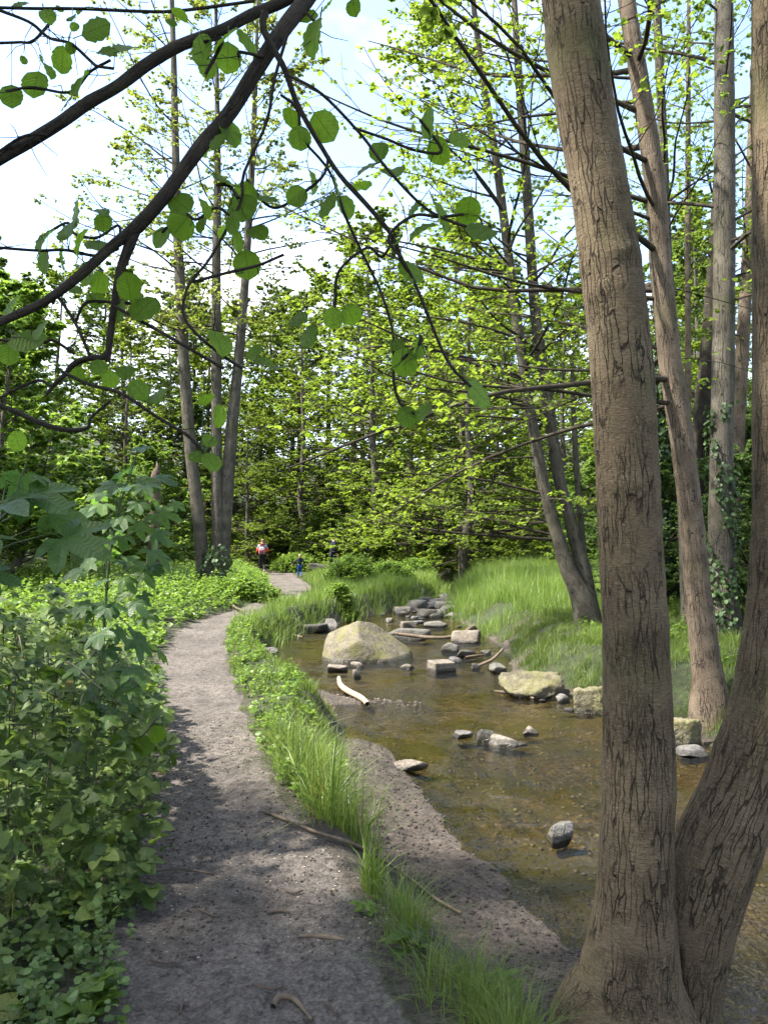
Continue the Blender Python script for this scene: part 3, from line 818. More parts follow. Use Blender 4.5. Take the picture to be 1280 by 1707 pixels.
OT = [
 [(482, 48, 7), (462, 130, 6), (440, 210, 6), (418, 285, 6), (398, 330, 5), (372, 380, 5), (345, 430, 5), (326, 468, 4), (322, 520, 4), (340, 560, 4), (368, 590, 4), (400, 610, 2)],
 [(468, 158, 6), (490, 180, 7), (510, 215, 6), (545, 270, 5), (580, 370, 4), (610, 440, 4), (640, 500, 4), (652, 560, 4), (656, 630, 4), (668, 678, 4), (700, 690, 2)],
 [(480, 125, 4), (540, 165, 4), (600, 225, 4), (650, 300, 3), (700, 355, 3), (760, 372, 3), (800, 385, 2)],
 [(412, 300, 4), (440, 345, 4), (480, 330, 3), (530, 290, 3), (545, 262, 2)],
 [(0, 17, 7), (42, 34, 6), (82, 46, 6), (115, 64, 5), (142, 92, 4), (160, 98, 3), (195, 118, 2)],
 [(-20, 12, 6), (60, 14, 5), (130, 8, 5), (220, 14, 5), (320, 12, 5), (420, 18, 5)],
 [(-10, 72, 5), (30, 76, 4), (55, 66, 4), (78, 38, 3)],
 [(0, 252, 5), (45, 222, 4), (80, 212, 3)],
 [(198, 415, 4), (165, 430, 4), (120, 425, 4), (60, 424, 3), (0, 420, 2)],
 [(200, 410, 4), (190, 380, 4), (160, 395, 4), (130, 400, 3), (110, 375, 3), (75, 395, 2)],
 [(150, 592, 6), (140, 565, 6), (128, 535, 5), (110, 505, 4), (92, 490, 3)],
 [(128, 535, 4), (132, 515, 4), (150, 505, 4), (185, 500, 3), (225, 502, 3)],
 [(125, 590, 6), (95, 580, 6), (60, 565, 5), (30, 562, 4), (0, 568, 4), (-30, 570, 4)],
 [(105, 620, 4), (150, 640, 4), (210, 665, 3), (270, 690, 3), (320, 730, 2), (350, 752, 2)],
 [(88, 645, 4), (70, 630, 4), (40, 655, 3), (0, 660, 3)],
 [(322, 470, 3), (370, 455, 3), (420, 440, 3), (470, 415, 2)],
 [(190, 510, 4), (240, 530, 4), (300, 560, 3), (360, 600, 3)],
 [(655, 400, 4), (640, 430, 3), (605, 415, 3), (575, 460, 3), (565, 500, 3), (545, 535, 2)],
 [(668, 430, 5), (655, 395, 5), (690, 350, 3), (735, 362, 3), (780, 352, 2)],
 [(700, 200, 2), (735, 245, 3), (690, 235, 3), (640, 240, 3), (590, 215, 3)],
 [(185, 100, 4), (150, 120, 4), (110, 145, 3), (60, 150, 2), (20, 158, 2)],
 [(340, 70, 5), (372, 62, 5), (368, 90, 4), (350, 108, 3)],
 [(440, 95, 3), (410, 80, 3), (380, 92, 2)],
 [(335, 240, 4), (345, 225, 3), (365, 228, 3), (385, 218, 2)],
 [(398, 330, 4), (380, 300, 4), (365, 290, 3)],
 [(385, 360, 4), (350, 350, 4), (320, 345, 3), (300, 360, 3), (275, 390, 2)],
 [(700, 560, 3), (690, 575, 3), (678, 600, 2)],
 [(510, 20, 5), (520, 45, 4), (525, 62, 3)],
]
paths3, branches = [], []
for i, (nm, pl, yy) in enumerate(OB):
    ys_ = yy if isinstance(yy, tuple) else [yy] * len(pl)
    pts = np.array([P(px, py, Yd) for (px, py, w), Yd in zip(pl, ys_)]); rad = np.array([w / 2 * Yd / F for (px, py, w), Yd in zip(pl, ys_)])
    n = 90 if i < 2 else 46
    o, p_, r_ = trunk_mesh('branch', pts, rad, MAT['bark_dark'], near, 12, n, .09, 60 + i, 10, None, 1.4)
    branches.append(o); paths3.append((p_, o))
OVER = branches[0]
for i, pl in enumerate(OT):
    yy = 1.93 + .1 * math.sin(i * 2.3)
    j = RNG.normal(0, .012, (len(pl), 3)); j[0] = 0
    pts = np.array([P(px, py, yy) for px, py, w in pl]) + j
    rad = np.array([w / 2 * yy / F for px, py, w in pl]) * .85
    o, p_, r_ = trunk_mesh('twig', pts, rad, MAT['bark_dark'], OVER, 6, 30, .10, 90 + i, 6, None, 2.0)
    paths3.append((p_, OVER))
    # side shoots
    sh, sr_ = [], []
    for k in range(5):
        a = p_[RNG.integers(6, 29)]; d = RNG.normal(0, 1, 3); d[1] *= .5; d[2] -= .4; d /= np.linalg.norm(d)
        ln_ = RNG.uniform(.03, .10)
        sh.append([a, a + d * ln_ * .5 + RNG.normal(0, .006, 3), a + d * ln_]); sr_.append([.0014, .0011, .0007])
    v, q, bc = tubes(np.array(sh), np.array(sr_), 4)
    obj('shoot', mesh('shoot', v - base_of(OVER), q, MAT['bark_dark'], True, {'bc': bc}), OVER)['kind'] = 'stuff'
LEAVES = [(35, 9, 30), (80, 27, 26), (160, 48, 48), (215, 80, 52), (178, 88, 34), (105, 100, 40), (60, 140, 46), (135, 138, 50), (115, 165, 48), (20, 160, 40), (82, 118, 26), (335, 82, 44), (375, 65, 50), (380, 96, 46), (415, 72, 52), (345, 112, 34), (525, 62, 56), (510, 25, 40), (383, 221, 46), (342, 241, 40), (362, 236, 30), (302, 340, 42), (340, 346, 36), (303, 375, 50), (270, 396, 40), (338, 374, 30), (370, 296, 40), (405, 345, 50), (410, 327, 44), (445, 330, 36), (390, 371, 36), (430, 388, 36), (395, 402, 36), (412, 441, 48), (374, 385, 28), (125, 357, 46), (115, 382, 48), (75, 400, 44), (165, 408, 44), (145, 455, 40), (165, 471, 36), (120, 480, 34), (75, 436, 40), (165, 353, 34), (172, 370, 30), (105, 430, 38), (135, 405, 44), (240, 513, 52), (215, 478, 42), (22, 515, 54), (45, 566, 58), (70, 548, 40), (365, 571, 46), (515, 560, 42), (555, 530, 34), (585, 524, 36), (497, 531, 36), (485, 196, 36), (540, 211, 50), (500, 230, 38), (495, 327, 36), (520, 303, 40), (545, 342, 46), (615, 280, 44), (632, 252, 34), (560, 312, 38), (600, 310, 40), (575, 345, 40), (525, 345, 34), (715, 206, 46), (732, 252, 44), (765, 232, 36), (700, 238, 28), (655, 286, 40), (690, 346, 30), (735, 362, 52), (704, 386, 48), (780, 352, 42), (803, 387, 50), (659, 405, 36), (685, 452, 48), (675, 604, 44), (696, 580, 36), (798, 655, 56), (678, 694, 34), (705, 690, 36), (662, 575, 24), (365, 694, 34), (345, 665, 26), (232, 650, 34), (262, 662, 34), (210, 620, 30), (165, 612, 28), (185, 632, 28), (130, 625, 26), (30, 735, 36), (15, 590, 36), (350, 735, 24), (330, 760, 28), (352, 770, 30), (440, 605, 36), (462, 612, 32), (425, 588, 28), (225, 495, 26), (200, 520, 34), (160, 500, 30), (590, 12, 30), (545, 8, 26), (120, 30, 18), (135, 18, 16), (150, 12, 16), (100, 15, 14), (125, 45, 16), (70, 98, 14), (40, 100, 14), (118, 80, 18), (240, 20, 16), (300, 25, 26), (285, 38, 18)]
allp = np.concatenate([p for p, o in paths3]); own = np.concatenate([np.full(len(p), k) for k, (p, o) in enumerate(paths3)])
amesh = []
for k, T in enumerate(ALDER):
    amesh.append(mesh('leaf', T[0], T[1], MAT['alder_leaf'], True, {'rnd': np.full(len(T[0]), .15 + .2 * k)}, T[2]))
pet_pl, pet_r = [], []
for i, (px, py, s) in enumerate(LEAVES):
    yy = 1.93 + RNG.normal(0, .035)
    ctr = P(px, py, yy)
    scr = allp[:, [0, 2]] / allp[:, 1:2]; cs = np.array([ctr[0] / ctr[1], ctr[2] / ctr[1]])
    j = np.argmin(((scr - (0, 0)) - cs) [:, 0] ** 2 + (scr - cs)[:, 1] ** 2)
    q = allp[j]; size = s / F * yy * 1.12
    ctr = P(px, py, q[1] + RNG.normal(0, .02))
    d = ctr - q; dl = np.linalg.norm(d[[0, 2]])
    axis = d / (np.linalg.norm(d) + 1e-6) if dl > .012 else np.array([RNG.normal(), .2, -.6])
    axis = axis + np.array([RNG.normal(0, .25), RNG.normal(0, .35), -.25]); axis /= np.linalg.norm(axis)
    nrm = np.array([RNG.normal(0, .35), -1 * RNG.uniform(.1, .9), RNG.uniform(.15, 1.0)])
    Rm = rot_from(nrm[None], axis[None])[0]
    base = ctr - axis * size * .5
    o = bpy.data.objects.new('leaf', amesh[i % 3]); link(o, OVER)
    M4 = Matrix(Rm.tolist()).to_4x4(); M4.translation = Vector((base - base_of(OVER)).tolist())
    o.matrix_local = M4 @ Matrix.Diagonal((size, size, size, 1))
    st_ = base - axis * size * .27
    if np.linalg.norm(st_ - q) > .006:
        mid = (st_ + q) / 2 + np.array([0, 0, .01]); pet_pl.append([q, mid, st_]); pet_r.append([.0014, .001, .0008])
v, q, bc = tubes(np.array(pet_pl), np.array(pet_r), 4)
o = obj('petiole', mesh('petiole', v - base_of(OVER), q, MAT['stem_green'], True, {'bc': bc}), OVER); o['kind'] = 'stuff'

# ---- trees standing on the far bank and by the path
def px_tree(name, stems, y0, label, mat, crowns, leafmat, ground=None, group=None, sides=14, leafT=L6, flare=(5, .12, .25), tw=.005, sub=True, nbr=14, y1=None):
    base = P(stems[0][0][0], stems[0][0][1], y0)
    zg = hgt(base[0], y0)
    root = thing(name, (base[0], y0, zg - .05), label, 'tree', group)
    for k, lst in enumerate(stems):
        pts, rad = stem_from_px(lst, y0 + .12 * k, (y1 or y0) + .12 * k)
        if True:
            kp = pts[:, 2] > zg - .1
            pts, rad = pts[kp], rad[kp]
            pts = np.vstack([[pts[0][0], pts[0][1], zg - .3], pts]); rad = np.concatenate([[rad[0] * 1.15], rad])
        trunk_mesh('trunk', pts, rad, MAT[mat], root, sides, 110, .05, 7 * k + int(y0 * 3), 14, flare, 1.0)
        if k < len(crowns) and crowns[k]:
            c = gen_crown(int(y0 * 10) + k + 7, pts, rad, **crowns[k])
            if nbr:
                o_ = np.argsort(-c['rb'][:, 0])
                for key in ('B', 'rb'): c[key] = c[key][o_]
                branch_parts(c, root, MAT['twig_bark'], nbr)
                c['B'], c['rb'] = c['B'][nbr:], c['rb'][nbr:]
            crown_bag(c, leafT, tw, len(c['B']) > 0, sub).build('crown', [MAT[leafmat], MAT['twig_bark']], root)
    return root

PI = math.pi
px_tree('alder_tree', [[(1182, 1165, 64), (1180, 1140, 54), (1176, 1100, 47), (1164, 1000, 43), (1150, 850, 38), (1134, 720, 38), (1116, 600, 38), (1101, 450, 35), (1090, 300, 34), (1068, 150, 31), (1044, 0, 28), (1020, -200, 24), (1000, -450, 18), (990, -800, 6)]], 8.0,
        'leaning alder with bright bark at its foot on the far bank beside a grass tuft', 'bark_pale',
        [dict(zlo=3.0, zhi=9.5, nb=30, L0=4.6, L1=1.6, el=(.02, .5), curve=.15, ntw=9, nst=4, nlf=4, lsz=.06, az=(PI, .75), gap=.2)], 'canopy_light', nbr=30)
px_tree('alder_tree', [[(1207, 1060, 60), (1203, 960, 44), (1201, 800, 38), (1205, 600, 36), (1207, 300, 34), (1206, 0, 30), (1204, -250, 24), (1200, -600, 8)]], 11.0,
        'straight tall alder with ivy climbing its lower trunk, among the shrubs of the far bank', 'bark_grey',
        [dict(zlo=5.0, zhi=14, nb=28, L0=3.6, L1=1.4, el=(.1, .7), curve=.1, ntw=8, nst=4, nlf=6, lsz=.065, gap=.15)], 'canopy_mid')
px_tree('alder_tree', [[(1150, 1040, 30), (1143, 900, 24), (1138, 750, 20), (1126, 600, 18), (1113, 450, 16), (1105, 250, 15), (1096, 50, 14), (1090, -100, 10), (1085, -300, 4)]], 12.5,
        'slim alder rising behind the leaning alder and leaning the same way', 'bark_grey',
        [dict(zlo=5.5, zhi=13.5, nb=22, L0=3.0, L1=1.2, el=(.2, .8), curve=.1, ntw=8, nst=4, nlf=6, lsz=.065, gap=.2)], 'canopy_mid', nbr=8)
px_tree('young_tree', [[(1150, 1010, 16), (1147, 800, 12), (1146, 600, 10), (1146, 300, 9), (1147, 60, 7), (1148, -80, 4)]], 14.0,
        'pole-thin young tree with a bare straight stem among the alders', 'bark_pale',
        [dict(zlo=6, zhi=12.5, nb=16, L0=1.8, L1=.8, el=(.4, .9), curve=.1, ntw=7, nst=3, nlf=5, lsz=.065, gap=.2)], 'canopy_mid', nbr=6)
px_tree('oak_tree', [[(1165, 1010, 40), (1168, 850, 28), (1168, 700, 26), (1178, 600, 25), (1190, 420, 20), (1200, 250, 16), (1212, 60, 12), (1222, -120, 6)]], 16.0,
        'dark shaded trunk leaning the other way behind the ivy-clad alder', 'bark_dark',
        [dict(zlo=6, zhi=14.5, nb=22, L0=3.0, L1=1.4, el=(.2, .8), curve=.1, ntw=8, nst=4, nlf=6, lsz=.075, gap=.1)], 'canopy_mid', nbr=8)
px_tree('alder_tree', [[(1222, 1010, 34), (1224, 850, 26), (1230, 700, 22), (1238, 560, 21), (1246, 400, 17), (1254, 200, 14), (1262, 0, 10), (1268, -150, 4)]], 15.0,
        'pale slanting trunk standing between the ivy-clad alder and the twin-stemmed one', 'bark_pale',
        [dict(zlo=5.5, zhi=14, nb=20, L0=2.8, L1=1.2, el=(.2, .8), curve=.1, ntw=8, nst=4, nlf=6, lsz=.07, gap=.15)], 'canopy_mid', nbr=8)
ivy_tree = px_tree('ivy_tree', [[(1106, 1010, 30), (1106, 850, 20), (1105, 700, 18), (1106, 560, 16), (1108, 400, 12), (1110, 250, 6)]], 15.5,
        'trunk wrapped all round in dark ivy, seen behind the twin-stemmed alder', 'bark_dark',
        [dict(zlo=5.5, zhi=9.0, nb=12, L0=1.8, L1=1.0, el=(.2, .8), curve=.1, ntw=7, nst=3, nlf=6, lsz=.08)], 'canopy_mid', nbr=4)
pair = px_tree('alder_tree', [
        [(985, 1075, 62), (982, 1050, 50), (972, 1005, 40), (957, 972, 30), (945, 945, 27), (930, 898, 23), (916, 850, 21), (904, 800, 20), (886, 700, 18), (870, 600, 17), (857, 500, 16), (831, 300, 14), (808, 150, 12), (788, 0, 9), (775, -130, 6), (765, -260, 3)],
        [(990, 1070, 40), (986, 1040, 36), (980, 1000, 30), (972, 950, 26), (958, 900, 22), (946, 850, 20), (932, 800, 20), (917, 700, 19), (902, 600, 19), (890, 500, 18), (877, 300, 16), (866, 150, 14), (857, 0, 10), (852, -150, 6), (850, -280, 3)],
        [(982, 1040, 22), (976, 980, 14), (970, 900, 11), (962, 800, 10), (956, 700, 9), (953, 600, 6)]], 13.0,
        'clump of slender alder stems sweeping apart from one swollen foot on the far bank', 'bark_grey',
        [dict(zlo=1.6, zhi=11.5, nb=46, L0=3.9, L1=1.3, el=(.05, .5), curve=.05, ntw=9, nst=4, nlf=6, lsz=.07, az=(PI + .1, .75), gap=.05),
         dict(zlo=3.4, zhi=12.0, nb=36, L0=3.2, L1=1.2, el=(.1, .6), curve=.05, ntw=9, nst=4, nlf=4, lsz=.07, az=(PI * .9, 1.2), gap=.2),
         dict(zlo=1.8, zhi=4.6, nb=12, L0=1.4, L1=.8, el=(.2, .7), curve=.1, ntw=6, nst=3, nlf=5, lsz=.07, az=(0, 1.5))], 'canopy_light', nbr=26)
trio = px_tree('alder_tree', [
        [(346, 985, 40), (342, 955, 30), (337, 920, 23), (330, 850, 21), (318, 750, 20), (308, 620, 19), (302, 500, 18), (297, 400, 16), (293, 250, 13), (290, 100, 10), (287, 0, 8), (285, -140, 4)],
        [(364, 985, 26), (363, 900, 20), (361, 750, 18), (361, 600, 17), (361, 450, 15), (363, 300, 12), (362, 150, 8), (360, 0, 5), (359, -80, 3)],
        [(371, 988, 30), (372, 930, 23), (380, 800, 22), (388, 700, 20), (398, 600, 17), (408, 480, 14), (418, 320, 11), (424, 200, 9), (428, 80, 6), (430, -40, 3)]], 22.0,
        'three tall trunks growing from one foot beside the footpath', 'bark_grey',
        [dict(zlo=7.5, zhi=18, nb=34, L0=3.8, L1=1.8, el=(.15, .7), curve=.25, ntw=8, nst=4, nlf=8, lsz=.085, az=(PI, 1.1), gap=.1),
         dict(zlo=7, zhi=17.5, nb=26, L0=3.5, L1=1.2, el=(.25, .8), curve=.2, ntw=8, nst=4, nlf=8, lsz=.085, gap=.1),
         dict(zlo=7.5, zhi=17.5, nb=32, L0=3.4, L1=1.4, el=(.1, .7), curve=.2, ntw=8, nst=4, nlf=9, lsz=.085, az=(0, 1.1), gap=.1)], 'canopy_young', nbr=14, tw=.007, sub=False)

# ivy growing on trunks: part of the trees it covers
def ivy_on(root, pts, rad, z0, z1, n, size, seed, clump=0.0, reach=1.12):
    rs = np.random.default_rng(seed)
    z = rs.uniform(z0, z1, n); a = rs.uniform(0, 2 * PI, n)
    keep = fbm(np.stack([np.cos(a) * .8, np.sin(a) * .8, z * 1.3], 1), 3, seed) > clump
    z, a = z[keep], a[keep]; n = len(z)
    c = np.stack([np.interp(z, pts[:, 2], pts[:, i]) for i in range(2)], 1); r = np.interp(z, pts[:, 2], rad) * rs.uniform(1.0, reach, n) + rs.uniform(0, .06, n)
    pos = np.column_stack([c[:, 0] + np.cos(a) * r, c[:, 1] + np.sin(a) * r, z])
    out = np.column_stack([np.cos(a), np.sin(a), np.full(n, .5)])
    v, f, rd, uv = scatter(L6, pos, rot_from(out + rs.normal(0, .45, (n, 3)), np.column_stack([rs.normal(0, .5, (n, 2)), -np.ones(n)])), size * rs.uniform(.6, 1.3, n))
    Bag().add(v, f, {'rnd': rd}, uv).build('ivy', [MAT['ivy_leaf']], root, kind='stuff')
pts, rad = stem_from_px([(1106, 1010, 30), (1106, 850, 20), (1105, 700, 18), (1106, 560, 16), (1108, 400, 12)], 15.5)
ivy_on(ivy_tree, pts, rad, 0.2, 6.6, 4200, .09, 1, -1, 1.35)
pts, rad = stem_from_px([(1207, 1060, 60), (1203, 960, 44), (1201, 800, 38), (1205, 600, 36)], 11.0)
ivy_root = [o for o in bpy.data.objects if o.get('label', '').startswith('straight tall alder')][0]
ivy_on(ivy_root, pts, rad, 0.1, 3.6, 2600, .06, 2, -.05)
pts, rad = stem_from_px([(346, 985, 34), (337, 920, 30)], 22.0)
ivy_on(trio, np.array([[-4.85, 21.9, 0], [-4.7, 21.95, 1.6]]), np.array([.5, .3]), 0.0, 1.5, 900, .10, 3, -.2)

# ---- the wood behind: a few tree kinds, each copied whole
def proto(name, seed, H, r0, mat, leafm, cr, leafT=L2, tw=.010, lean=.4):
    rs = np.random.default_rng(seed)
    zz = np.linspace(-.4, H, 9)
    st = np.column_stack([np.cumsum(rs.normal(0, lean * .22, 9)), np.cumsum(rs.normal(0, lean * .22, 9)), zz]); st[:2, :2] = 0
    rd = r0 * (1 - .93 * np.linspace(0, 1, 9) ** 1.1)
    tmp = bpy.data.objects.new('p', None); link(tmp)
    t, _, _ = trunk_mesh('trunk', st, rd, MAT[mat], tmp, 9, 40, .06, seed, 8, (5, .2, .3))
    c = gen_crown(seed, st, rd, **cr)
    b = crown_bag(c, leafT, tw, True, False).build('crown', [MAT[leafm], MAT['twig_bark']], tmp)
    bpy.data.objects.remove(tmp)
    return name, t, b
protos = {
 'light': proto('woodland_tree', 101, 18, .24, 'bark_grey', 'canopy_light', dict(zlo=1.0, zhi=17.5, brad=.22, nb=84, L0=5.6, L1=1.2, el=(-.02, .8), curve=.12, ntw=9, nst=4, nlf=18, lsz=.13, gap=.26, zpow=1.25, tilt=.45)),
 'light2': proto('woodland_tree', 102, 16, .22, 'bark_grey', 'canopy_light', dict(zlo=.8, zhi=15.5, brad=.22, nb=76, L0=6.2, L1=1.2, el=(-.05, .7), curve=.10, ntw=9, nst=4, nlf=18, lsz=.125, gap=.3, zpow=1.25, tilt=.45)),
 'mid': proto('woodland_tree', 103, 19, .26, 'bark_grey', 'canopy_mid', dict(zlo=1.6, zhi=18.5, nb=84, L0=4.8, L1=1.2, el=(.1, 1.0), curve=.15, ntw=9, nst=4, nlf=15, lsz=.15, gap=.1, tilt=.6)),
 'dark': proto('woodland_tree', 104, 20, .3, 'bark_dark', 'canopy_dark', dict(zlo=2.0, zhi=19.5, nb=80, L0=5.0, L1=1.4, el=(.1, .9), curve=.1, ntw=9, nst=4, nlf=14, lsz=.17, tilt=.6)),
 'shade': proto('shade_tree', 108, 13.5, .22, 'bark_grey', 'canopy_mid', dict(zlo=4.8, zhi=13.2, nb=54, L0=4.0, L1=1.2, el=(.1, .9), curve=.1, ntw=9, nst=4, nlf=12, lsz=.14, tilt=.55)),
 'shrub': proto('shrub', 105, 3.0, .06, 'bark_dark', 'canopy_mid', dict(zlo=.1, zhi=2.9, nb=46, L0=1.9, L1=.7, el=(.15, 1.0), curve=.1, ntw=8, nst=4, nlf=14, lsz=.095, tilt=.6), tw=.006),
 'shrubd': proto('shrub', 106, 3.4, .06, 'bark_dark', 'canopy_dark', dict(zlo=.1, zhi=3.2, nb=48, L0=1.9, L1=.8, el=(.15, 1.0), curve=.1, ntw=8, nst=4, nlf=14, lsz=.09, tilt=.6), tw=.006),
 'bushl': proto('shrub', 107, 4.2, .08, 'bark_grey', 'herb_leaf', dict(zlo=.3, zhi=4.0, nb=56, L0=2.1, L1=.9, el=(.1, 1.1), curve=.1, ntw=8, nst=4, nlf=14, lsz=.10, tilt=.5), tw=.006),
}
used_proto = set()
def plant(kind, x, y, s, rz, label, cat, group, sz=None):
    name, t, b = protos[kind]
    root = thing(name, (x, y, hgt(x, y) - .05), label, cat, group)
    root.rotation_euler = (0, 0, rz); root.scale = (s, s, sz or s)
    for src in (t, b):
        if kind not in used_proto:
            c = src
        else:
            c = src.copy(); COL.objects.link(c)
        c.parent = root; c.location = (0, 0, 0)
    used_proto.add(kind)
    return root

rp = random.Random(5)
LBL = {'light': 'yellow-green tree with layered low branches closing the valley behind the walkers', 'mid': 'taller mid-green tree in the wood rising behind the yellow-green ones',
       'dark': 'dark green tree in the shaded depth of the wood on the slope'}
GRP = {'light': 'yellow-green trees behind the walkers', 'mid': 'mid-green trees of the wood', 'dark': 'dark trees of the slope'}
WOOD = [('light', -.5, 39, 1.0), ('light2', 3.6, 35, 1.0), ('light', 7.8, 33, .68), ('light2', -4.6, 46, 1.08), ('light', 4.5, 44, 1.05), ('light2', 11.5, 40, .68), ('light', -9.5, 49, .95), ('light2', 9.5, 46, .8), ('light', -14.5, 43, .8), ('light2', -18.5, 38, .85), ('light', 15.5, 33, .62), ('light2', 10.5, 27.5, .62), ('light', -2.0, 52, 1.1), ('light2', -24, 42, .95), ('light', 1.6, 47, 1.0), ('light2', 13.5, 47, .75), ('light', -12, 53, 1.0), ('light2', -7.2, 40.5, .55), ('light', -4, 58, 1.2), ('light2', 3, 60, 1.2), ('light', 7.5, 52, 1.0), ('light2', -9, 56, 1.1), ('light', -20, 47, 1.0), ('light2', -13.5, 49, 1.0), ('light', 10, 62, 1.1),
        ('mid', .5, 58, 1.1), ('mid', 9, 56, 1.05), ('mid', 16, 50, .8), ('mid', -17, 50, .95), ('mid', 19, 36, .65), ('mid', -26, 50, 1.0), ('mid', 23, 56, 1.0), ('mid', -20, 43, .8), ('mid', 4, 53, 1.0), ('mid', 12, 29, .75), ('mid', -6, 56, 1.0), ('mid', -31, 46, .9),
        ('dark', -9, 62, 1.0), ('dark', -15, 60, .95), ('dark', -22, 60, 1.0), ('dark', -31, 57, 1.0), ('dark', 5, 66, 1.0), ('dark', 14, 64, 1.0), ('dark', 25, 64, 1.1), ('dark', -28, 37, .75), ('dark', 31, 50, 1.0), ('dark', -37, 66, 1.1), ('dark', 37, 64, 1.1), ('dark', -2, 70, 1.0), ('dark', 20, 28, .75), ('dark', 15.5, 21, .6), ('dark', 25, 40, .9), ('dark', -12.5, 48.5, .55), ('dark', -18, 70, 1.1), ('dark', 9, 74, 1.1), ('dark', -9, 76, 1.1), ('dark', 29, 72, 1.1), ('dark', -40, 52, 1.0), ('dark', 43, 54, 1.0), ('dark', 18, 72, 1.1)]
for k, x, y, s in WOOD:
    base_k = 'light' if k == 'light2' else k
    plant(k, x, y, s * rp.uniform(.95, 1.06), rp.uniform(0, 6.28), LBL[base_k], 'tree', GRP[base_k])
# shrubs: undergrowth at the foot of the wood and along the far bank
SHR = [('shrub', 'leafy green shrub at the foot of the wood beyond the walkers', 'shrubs at the foot of the wood',
        [(-9.5, 43, 1.0), (-6.5, 46, 1.1), (-3.2, 41.5, 1.0), (-.6, 37.5, .9), (2.2, 40, 1.1), (5.4, 38.5, 1.0), (8.2, 37, 1.1), (-13, 45, 1.1), (-1.8, 45, 1.2), (11, 33, 1.1)]),
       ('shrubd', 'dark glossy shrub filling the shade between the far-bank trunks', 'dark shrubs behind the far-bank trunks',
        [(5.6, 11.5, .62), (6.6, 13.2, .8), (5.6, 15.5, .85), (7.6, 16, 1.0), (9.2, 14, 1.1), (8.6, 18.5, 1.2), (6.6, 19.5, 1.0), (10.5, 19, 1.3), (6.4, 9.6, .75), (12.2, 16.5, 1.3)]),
       ('shrubd', 'dark shrub under the trees of the slope past the bramble thicket', 'dark shrubs on the slope',
        [(-13, 33, 1.2), (-16.5, 29, 1.2), (-10.4, 38, 1.1), (-19, 34, 1.4), (-15, 41, 1.4), (-21, 27, 1.4)]),
       ('bushl', 'tall pale green bush at the edge of the nettle field', 'pale green bushes by the nettle field',
        [(-10.2, 21.0, 1.75), (-13.4, 25, 2.0), (-11.6, 18.2, 1.3), (-15.5, 30, 1.8), (-9.6, 30.5, 1.0), (-10.8, 35, 1.2)]),
       ('bushl', 'bright leafy bush at the back of the grass meadow', 'bright bushes behind the meadow',
        [(6.4, 24.5, .72), (8.0, 21.5, .7), (7.8, 27, .95), (9.8, 25.5, 1.1)])]
for kind, lab, grp, sp in SHR:
    for x, y, s in sp:
        plant(kind, x, y, s * rp.uniform(.92, 1.1), rp.uniform(0, 6.28), lab, 'shrub', grp)
# trees on the near side of the path whose crowns shade it
for x, y, s in ((-4.4, .1, 1.0), (-7.0, 0.2, .95), (-5.6, -3.2, 1.0), (-2.2, -4.6, 1.0)):
    plant('shade', x, y, s, rp.uniform(0, 6.28), 'tree beside the path that shades its near stretch', 'tree', 'shade trees beside the path')
for k in protos:
    if k not in used_proto:
        for o in protos[k][1:]: bpy.data.objects.remove(o)

# broken grey snag behind the sapling
def snag(px, top, y, w, label):
    b = P(px, 905, y); zg = hgt(b[0], y)
    root = thing('dead_stump', (b[0], y, zg), label, 'dead tree')
    tp = P(px + 6, top, y)
    pts = np.array([[b[0], y, zg - .1], [b[0], y, zg + .6], [(b[0] + tp[0]) / 2, y, (zg + tp[2]) / 2], tp - [0.02, 0, .55], tp - [-.05, 0, .22], tp]); rad = np.array([1.25, 1, .85, .72, .34, .03]) * w / 2 * y / F
    trunk_mesh('trunk', pts, rad, MAT['bark_pale'], root, 12, 40, .12, 77, 5, (4, .2, .3), 1.5)
snag(255, 768, 24, 22, 'broken grey dead trunk standing behind the sycamore sapling')

# ------------------------------------------------------------------ stones
_ico = {}
def ico(sub):
    if sub not in _ico:
        bm = bmesh.new(); bmesh.ops.create_icosphere(bm, subdivisions=sub, radius=1)
        v = np.array([x.co[:] for x in bm.verts]); f = np.array([[q.index for q in x.verts] for x in bm.faces]); bm.free()
        _ico[sub] = (v / np.linalg.norm(v, axis=1, keepdims=True), f)
    return _ico[sub]

def rock_verts(size, seed, sub=4, planes=None, nplanes=8, rough=.10, sharp=40.0):
    """angular stone: soft minimum over facet planes, then weathered"""
    d, f = ico(sub)
    rs = np.random.default_rng(seed)
    if planes is None:
        n = rs.normal(0, 1, (nplanes, 3)); n /= np.linalg.norm(n, axis=1, keepdims=True)
        n = np.vstack([n, np.eye(3), -np.eye(3)]); k = np.concatenate([rs.uniform(.62, .9, nplanes), np.full(6, .95)])
    else:
        n = np.array([p[:3] for p in planes], float); n /= np.linalg.norm(n, axis=1, keepdims=True); k = np.array([p[3] for p in planes], float)
    t = np.maximum(d @ n.T, 1e-3) / k[None]
    r = (t ** sharp).sum(1) ** (-1 / sharp)
    v = d * r[:, None]
    v = v * (1 + rough * fbm(v * 2.5 + seed, 4, seed)[:, None] + rough * .5 * fbm(v * 9 + seed, 3, seed + 1)[:, None])
    if planes is None or size[0] != 2:
        v = (v - (v.max(0) + v.min(0)) / 2) / (v.max(0) - v.min(0)) * 2
    return v * np.array(size) / 2, f

